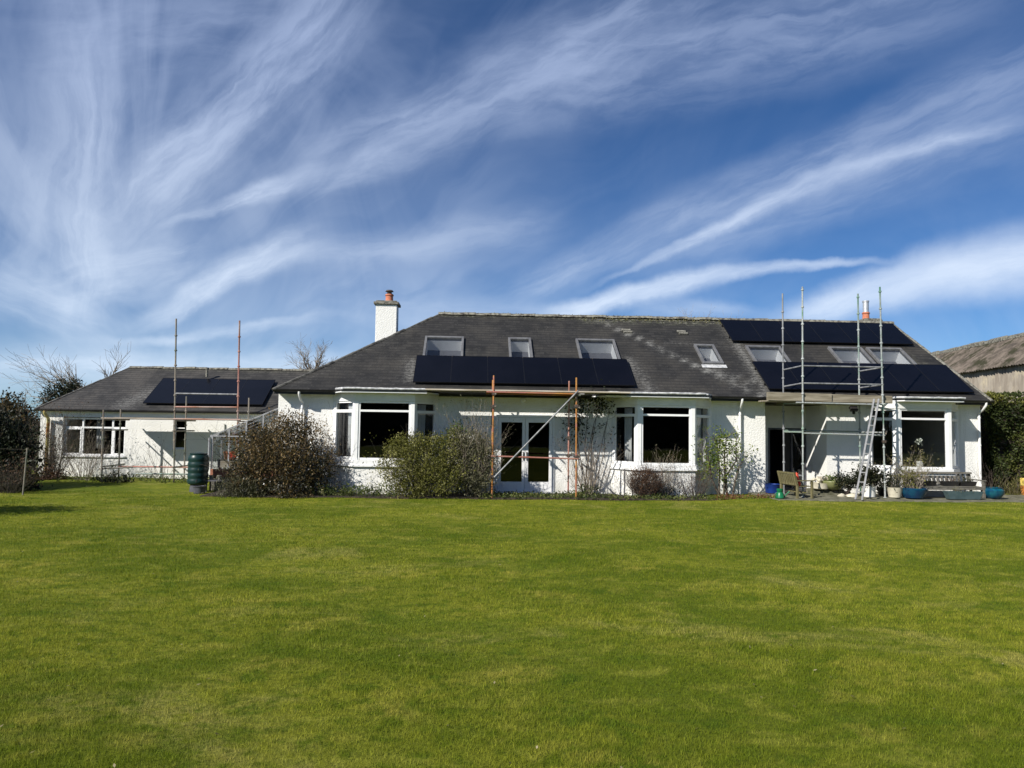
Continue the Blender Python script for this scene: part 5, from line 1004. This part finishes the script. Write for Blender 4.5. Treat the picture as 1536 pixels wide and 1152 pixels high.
for xx, r0, mt, nm, lab in ((-7.42, .10, 'terracotta', 'flower_pot', 'terracotta pot at the left of the greenhouse bench'), (-7.25, .12, 'red', 'flower_pot', 'larger red pot beside the white cone on the greenhouse bench')):
    q = MB(); q.lathe((xx, gy0 + .34, .892), [(r0 * .7, 0), (r0, .19), (r0 * 1.1, .19), (r0 * 1.1, .24), (r0 * .9, .24), (r0 * .85, .15)], 16); tag(q.build(nm, mt, smooth=35), lab, 'flower pot', 'pots on the greenhouse bench')
q = MB(); q.lathe((-7.07, gy0 + .3, .892), [(.085, 0), (.02, .22), (.015, .23)], 16); tag(q.build('cone_ornament', 'whiteglaze', smooth=40), 'small white cone on the greenhouse bench', 'ornament')
gp = thing('greenhouse_plant', (-7, 23.3, 0), 'ochre leaved vine growing inside the greenhouse', 'plant'); stems((-7.0, 23.2, 0), 10, 1.2, .4, 1.5, .01, 'bark', gp, 1, .4)
leaves([((-7.4, 23.2, 1.4), (.28, .2, .28)), ((-6.9, 23.3, 1.45), (.4, .3, .28)), ((-6.4, 23.3, 1.7), (.4, .3, .3))], 800, .09, .045, 'l_ochre', 'foliage', gp, .1, .3, 8)
xw = X(297, 21.8, 710); wbt = thing('water_butt', (xw, 21.8, 0), 'dark green ribbed water butt at the greenhouse corner', 'water butt')
q = MB(); prof = [(.25, .22)]
for k in range(5): z0 = .24 + k * .16; prof += [(.272, z0), (.285, z0 + .03), (.285, z0 + .10), (.272, z0 + .13)]
prof += [(.26, 1.05), (.22, 1.075)]; q.lathe((xw, 21.8, 0), prof, 24); q.build('barrel', 'buttgreen', wbt, smooth=30)
q = MB(); q.lathe((xw, 21.8, 1.076), [(.24, 0), (.245, .03), (.1, .05)], 24); q.build('lid', 'buttgreen', wbt, smooth=30); q = MB(); q.lathe((xw, 21.8, -.02), [(.22, 0), (.2, .235)], 16); q.build('stand', 'greyplastic', wbt, smooth=30); q = MB(); q.tube([(xw + .1, 21.5, .36), (xw + .1, 21.42, .35), (xw + .1, 21.41, .30)], .016, 6); q.build('tap', 'blackplastic', wbt)
q = MB(); xx = X(298, 21.1, 738); q.lathe((xx, 21.15, .0), [(.13, 0), (.15, .02), (.17, .19), (.19, .2), (.19, .22), (.165, .22), (.15, .05)], 18); tag(q.build('bucket', 'greyplastic', smooth=35), 'grey bucket standing in front of the water butt', 'bucket')
tb_ = thing('low_table', (X(322, 21.7, 728), 21.9, 0), 'low dark plank table between the water butt and the bronze shrub', 'table'); xa, xb = X(308, 21.8, 725), X(342, 21.8, 725); q = MB(); q.box(xa, xb, 21.7, 22.1, .30, .34); q.build('top', 'greyplastic', tb_, bevel=.004)
for xx in (xa + .05, xb - .05):
    for yy in (21.74, 22.06): q = MB(); q.box(xx - .02, xx + .02, yy - .02, yy + .02, -.02, .30); q.build('leg', 'greyplastic', tb_)
for (px, r0, lab) in ((317, .07, 'small pot at the left of the low plank table'), (329, .06, 'small pot at the right of the low plank table')):
    xx = X(px, 21.85, 722); q = MB(); q.lathe((xx, 21.85, .342), [(r0 * .7, 0), (r0, .1), (r0 * 1.1, .1), (r0 * 1.1, .13), (r0 * .9, .13)], 14); tag(q.build('flower_pot', 'cement', smooth=35), lab, 'flower pot', 'pots on the plank table')
cp = thing('clothes_pole', (X(34, 20.2, 744), 20.3, 0), 'thin grey leaning clothes pole at the left lawn edge', 'clothes pole'); a = Vector((X(34, 20.3, 744), 20.3, -.02)); b = P(41, 672, 20.3); q = MB(); q.tube([a, b], .02, 8); q.build('pole', 'dulltube', cp, smooth=40)
q = MB(); q.tube([b + Vector((-.02, 0, -.04)), b + Vector((-1.4, .1, -.02)), b + Vector((-3, .2, .06))], .0013, 4); q.build('line', 'dulltube', cp)

# ------------------------------------------------------------------ sun, sky, camera
AZ, EL = rad(230), rad(35)
sd_ = Vector((math.sin(AZ) * math.cos(EL), math.cos(AZ) * math.cos(EL), math.sin(EL)))
sl = bpy.data.lights.new('sun', 'SUN'); sl.energy = 5.0; sl.angle = rad(.53); sl.color = (1.0, .955, .88)
so = bpy.data.objects.new('sun', sl); COL.objects.link(so); so.rotation_euler = sd_.to_track_quat('Z', 'Y').to_euler(); so.location = sd_ * 60
W = bpy.data.worlds.new('World'); S.world = W; W.use_nodes = True; nt = W.node_tree; nt.nodes.clear()
st = N(nt, 'ShaderNodeTexSky'); st.sky_type = 'NISHITA'; st.sun_disc = False; st.sun_elevation = EL; st.sun_rotation = AZ; st.altitude = 0; st.air_density = .82; st.dust_density = .0; st.ozone_density = 2.0
tc = N(nt, 'ShaderNodeTexCoord'); sx = N(nt, 'ShaderNodeSeparateXYZ'); nt.links.new(tc.outputs['Generated'], sx.inputs[0])
az = math_(nt, 'ARCTAN2', sx.outputs['X'], sx.outputs['Y']); el = math_(nt, 'ARCSINE', sx.outputs['Z'])
cxy = N(nt, 'ShaderNodeCombineXYZ'); nt.links.new(az, cxy.inputs[0]); nt.links.new(el, cxy.inputs[1])
wn = N(nt, 'ShaderNodeTexNoise'); wn.noise_dimensions = '2D'; wn.inputs['Scale'].default_value = 5.0; wn.inputs['Detail'].default_value = 3; nt.links.new(cxy.outputs[0], wn.inputs['Vector'])
wsep = N(nt, 'ShaderNodeSeparateColor'); nt.links.new(wn.outputs['Color'], wsep.inputs[0])
azw = math_(nt, 'ADD', az, math_(nt, 'MULTIPLY', math_(nt, 'SUBTRACT', wsep.outputs[0], .5), .045)); elw = math_(nt, 'ADD', el, math_(nt, 'MULTIPLY', math_(nt, 'SUBTRACT', wsep.outputs[1], .5), .03))
w2n = N(nt, 'ShaderNodeTexNoise'); w2n.noise_dimensions = '2D'; w2n.inputs['Scale'].default_value = 17; w2n.inputs['Detail'].default_value = 5; w2n.inputs['Roughness'].default_value = .6; nt.links.new(cxy.outputs[0], w2n.inputs['Vector'])
w2s = N(nt, 'ShaderNodeSeparateColor'); nt.links.new(w2n.outputs['Color'], w2s.inputs[0])
azw = math_(nt, 'ADD', azw, math_(nt, 'MULTIPLY', math_(nt, 'SUBTRACT', w2s.outputs[0], .5), .022)); elw = math_(nt, 'ADD', elw, math_(nt, 'MULTIPLY', math_(nt, 'SUBTRACT', w2s.outputs[1], .5), .014))
def AE(px, py): d = ray(px, py).normalized(); return math.atan2(d.x, d.y), math.asin(d.z)
STROKES = [  # from, to (as directions seen in the sky), half width at start and end, strength, fibre contrast
    ((180, 330), (520, -20), 75, 95, .50, .8), ((215, 300), (330, 170), 50, 50, .25, .9), ((275, 335), (450, 272), 9, 24, .58, .9), ((430, 285), (620, 225), 28, 40, .28, 1.0), ((500, 230), (1040, -30), 70, 100, .40, .8),
    ((220, 475), (452, 366), 20, 34, .72, .7), ((60, 430), (300, 385), 50, 45, .38, .9), ((430, 390), (800, 335), 30, 45, .26, .7), ((110, 470), (140, 60), 60, 90, .42, .8), ((20, 430), (60, 150), 40, 60, .20, .9), ((-60, 400), (130, 500), 45, 40, .42, .8),
    ((180, 515), (470, 482), 10, 12, .36, .8), ((-40, 560), (540, 555), 50, 34, .58, .5), ((930, 412), (1290, 245), 7, 26, .55, .7), ((1240, 262), (1560, 175), 18, 18, .48, .8), ((1000, 392), (1560, 165), 30, 80, .22, .7),
    ((820, 468), (1080, 415), 20, 22, .75, .5), ((1050, 420), (1310, 396), 18, 7, .55, .6), ((1180, 480), (1400, 415), 26, 44, .70, .35), ((1360, 428), (1600, 375), 46, 62, .80, .3), ((760, 440), (1080, 300), 30, 55, .26, .8), ((1040, 320), (1600, 70), 50, 70, .30, .8), ((760, 120), (1460, -40), 90, 90, .34, .8), ((960, 455), (1130, 475), 26, 14, .30, .6), ((40, 60), (420, 20), 90, 70, .25, .8), ((560, 470), (860, 470), 40, 30, .22, .5)]
k1 = 1 / F; acc = None
for i, (a, b, w0, w1, s_, fib) in enumerate(STROKES):
    (ax, ay), (bx_, by_) = AE(*a), AE(*b); dx, dy = bx_ - ax, by_ - ay; L = math.hypot(dx, dy); ux, uy = dx / L, dy / L
    rx = math_(nt, 'SUBTRACT', azw, ax); ry = math_(nt, 'SUBTRACT', elw, ay)
    sc = math_(nt, 'ADD', math_(nt, 'MULTIPLY', rx, ux), math_(nt, 'MULTIPLY', ry, uy)); dc = math_(nt, 'ADD', math_(nt, 'MULTIPLY', rx, -uy), math_(nt, 'MULTIPLY', ry, ux))
    w = maprange(nt, sc, 0, L, w0 * k1, w1 * k1, False)
    prof = maprange(nt, math_(nt, 'ABSOLUTE', math_(nt, 'DIVIDE', dc, w)), 1.05, .05, 0, 1); fe = .14 * L + .03
    ends = math_(nt, 'MULTIPLY', maprange(nt, sc, -fe, fe), maprange(nt, sc, L + fe, L - fe))
    cc_ = N(nt, 'ShaderNodeCombineXYZ'); nt.links.new(math_(nt, 'MULTIPLY', sc, 5.0), cc_.inputs[0]); nt.links.new(math_(nt, 'ADD', math_(nt, 'MULTIPLY', dc, 26.0), i * 7.3), cc_.inputs[1])
    fb_ = noise(nt, cc_.outputs[0], 1.5, 7, .6, .25, '2D')
    den = math_(nt, 'MULTIPLY', math_(nt, 'MULTIPLY', prof, ends), maprange(nt, fb_, .28, .72, s_ * (1 - .70 * fib), s_ * (1 + .22 * fib)))
    acc = math_(nt, 'SUBTRACT', 1.0, den) if acc is None else math_(nt, 'MULTIPLY', acc, math_(nt, 'SUBTRACT', 1.0, den))
dens = math_(nt, 'SUBTRACT', 1.0, acc, clamp=True)
# thin general veil, denser towards the west and the horizon
vn = noise(nt, cxy.outputs[0], 3.2, 5, .6, .5, '2D')
fa = math_(nt, 'SUBTRACT', az, AE(170, 600)[0]); fe_ = math_(nt, 'SUBTRACT', el, AE(170, 600)[1])
fc = N(nt, 'ShaderNodeCombineXYZ'); nt.links.new(math_(nt, 'MULTIPLY', math_(nt, 'ARCTAN2', math_(nt, 'ADD', fe_, math_(nt, 'MULTIPLY', math_(nt, 'SUBTRACT', wsep.outputs[1], .5), .16)), fa), 3.4), fc.inputs[0])
nt.links.new(math_(nt, 'MULTIPLY', math_(nt, 'SQRT', math_(nt, 'ADD', math_(nt, 'MULTIPLY', fa, fa), math_(nt, 'MULTIPLY', fe_, fe_))), 1.6), fc.inputs[1])
fr_ = math_(nt, 'SQRT', math_(nt, 'ADD', math_(nt, 'MULTIPLY', fa, fa), math_(nt, 'MULTIPLY', fe_, fe_)))
fan = math_(nt, 'MULTIPLY', maprange(nt, noise(nt, fc.outputs[0], 1.5, 6, .52, .5, '2D'), .38, .74), maprange(nt, fr_, .12, .42))
veil0 = math_(nt, 'MULTIPLY', maprange(nt, vn, .30, .70, .25, 1), math_(nt, 'ADD', maprange(nt, az, .35, -.6, .05, .32), maprange(nt, el, .35, .02, 0, .14)))
veil = math_(nt, 'ADD', veil0, math_(nt, 'MULTIPLY', fan, maprange(nt, az, .22, -.45, .05, .25)), clamp=True)
tot = math_(nt, 'SUBTRACT', 1.0, math_(nt, 'MULTIPLY', math_(nt, 'SUBTRACT', 1.0, dens), math_(nt, 'SUBTRACT', 1.0, veil)), clamp=True)
CL = mixc(nt, maprange(nt, el, .08, .5), (11.6, 13.2, 15.4), (6.8, 8.3, 11.8))
skyc = mixc(nt, 1.0, st.outputs[0], (.42, .78, 1.18), 'MULTIPLY')
bgc = mixc(nt, tot, skyc, CL); bg = N(nt, 'ShaderNodeBackground'); bg.inputs[1].default_value = .055; nt.links.new(bgc, bg.inputs[0]); ow = N(nt, 'ShaderNodeOutputWorld'); nt.links.new(bg.outputs[0], ow.inputs[0])
W.cycles.sampling_method = 'MANUAL'; W.cycles.sample_map_resolution = 256

cam = bpy.data.cameras.new('camera'); cam.sensor_width = 36; cam.lens = 36 * F / 1536; cam.clip_start = .05; cam.clip_end = 6000
co_ = bpy.data.objects.new('camera', cam); COL.objects.link(co_); co_.matrix_world = Matrix.Translation(CP) @ CM.to_4x4(); S.camera = co_
S.view_settings.view_transform = 'Standard'; S.view_settings.look = 'None'; S.view_settings.exposure = .40; S.view_settings.gamma = 1; S.view_settings.use_curve_mapping = False
S.cycles.use_denoising = True; S.cycles.max_bounces = 8; S.cycles.transparent_max_bounces = 12; S.cycles.sample_clamp_indirect = 6
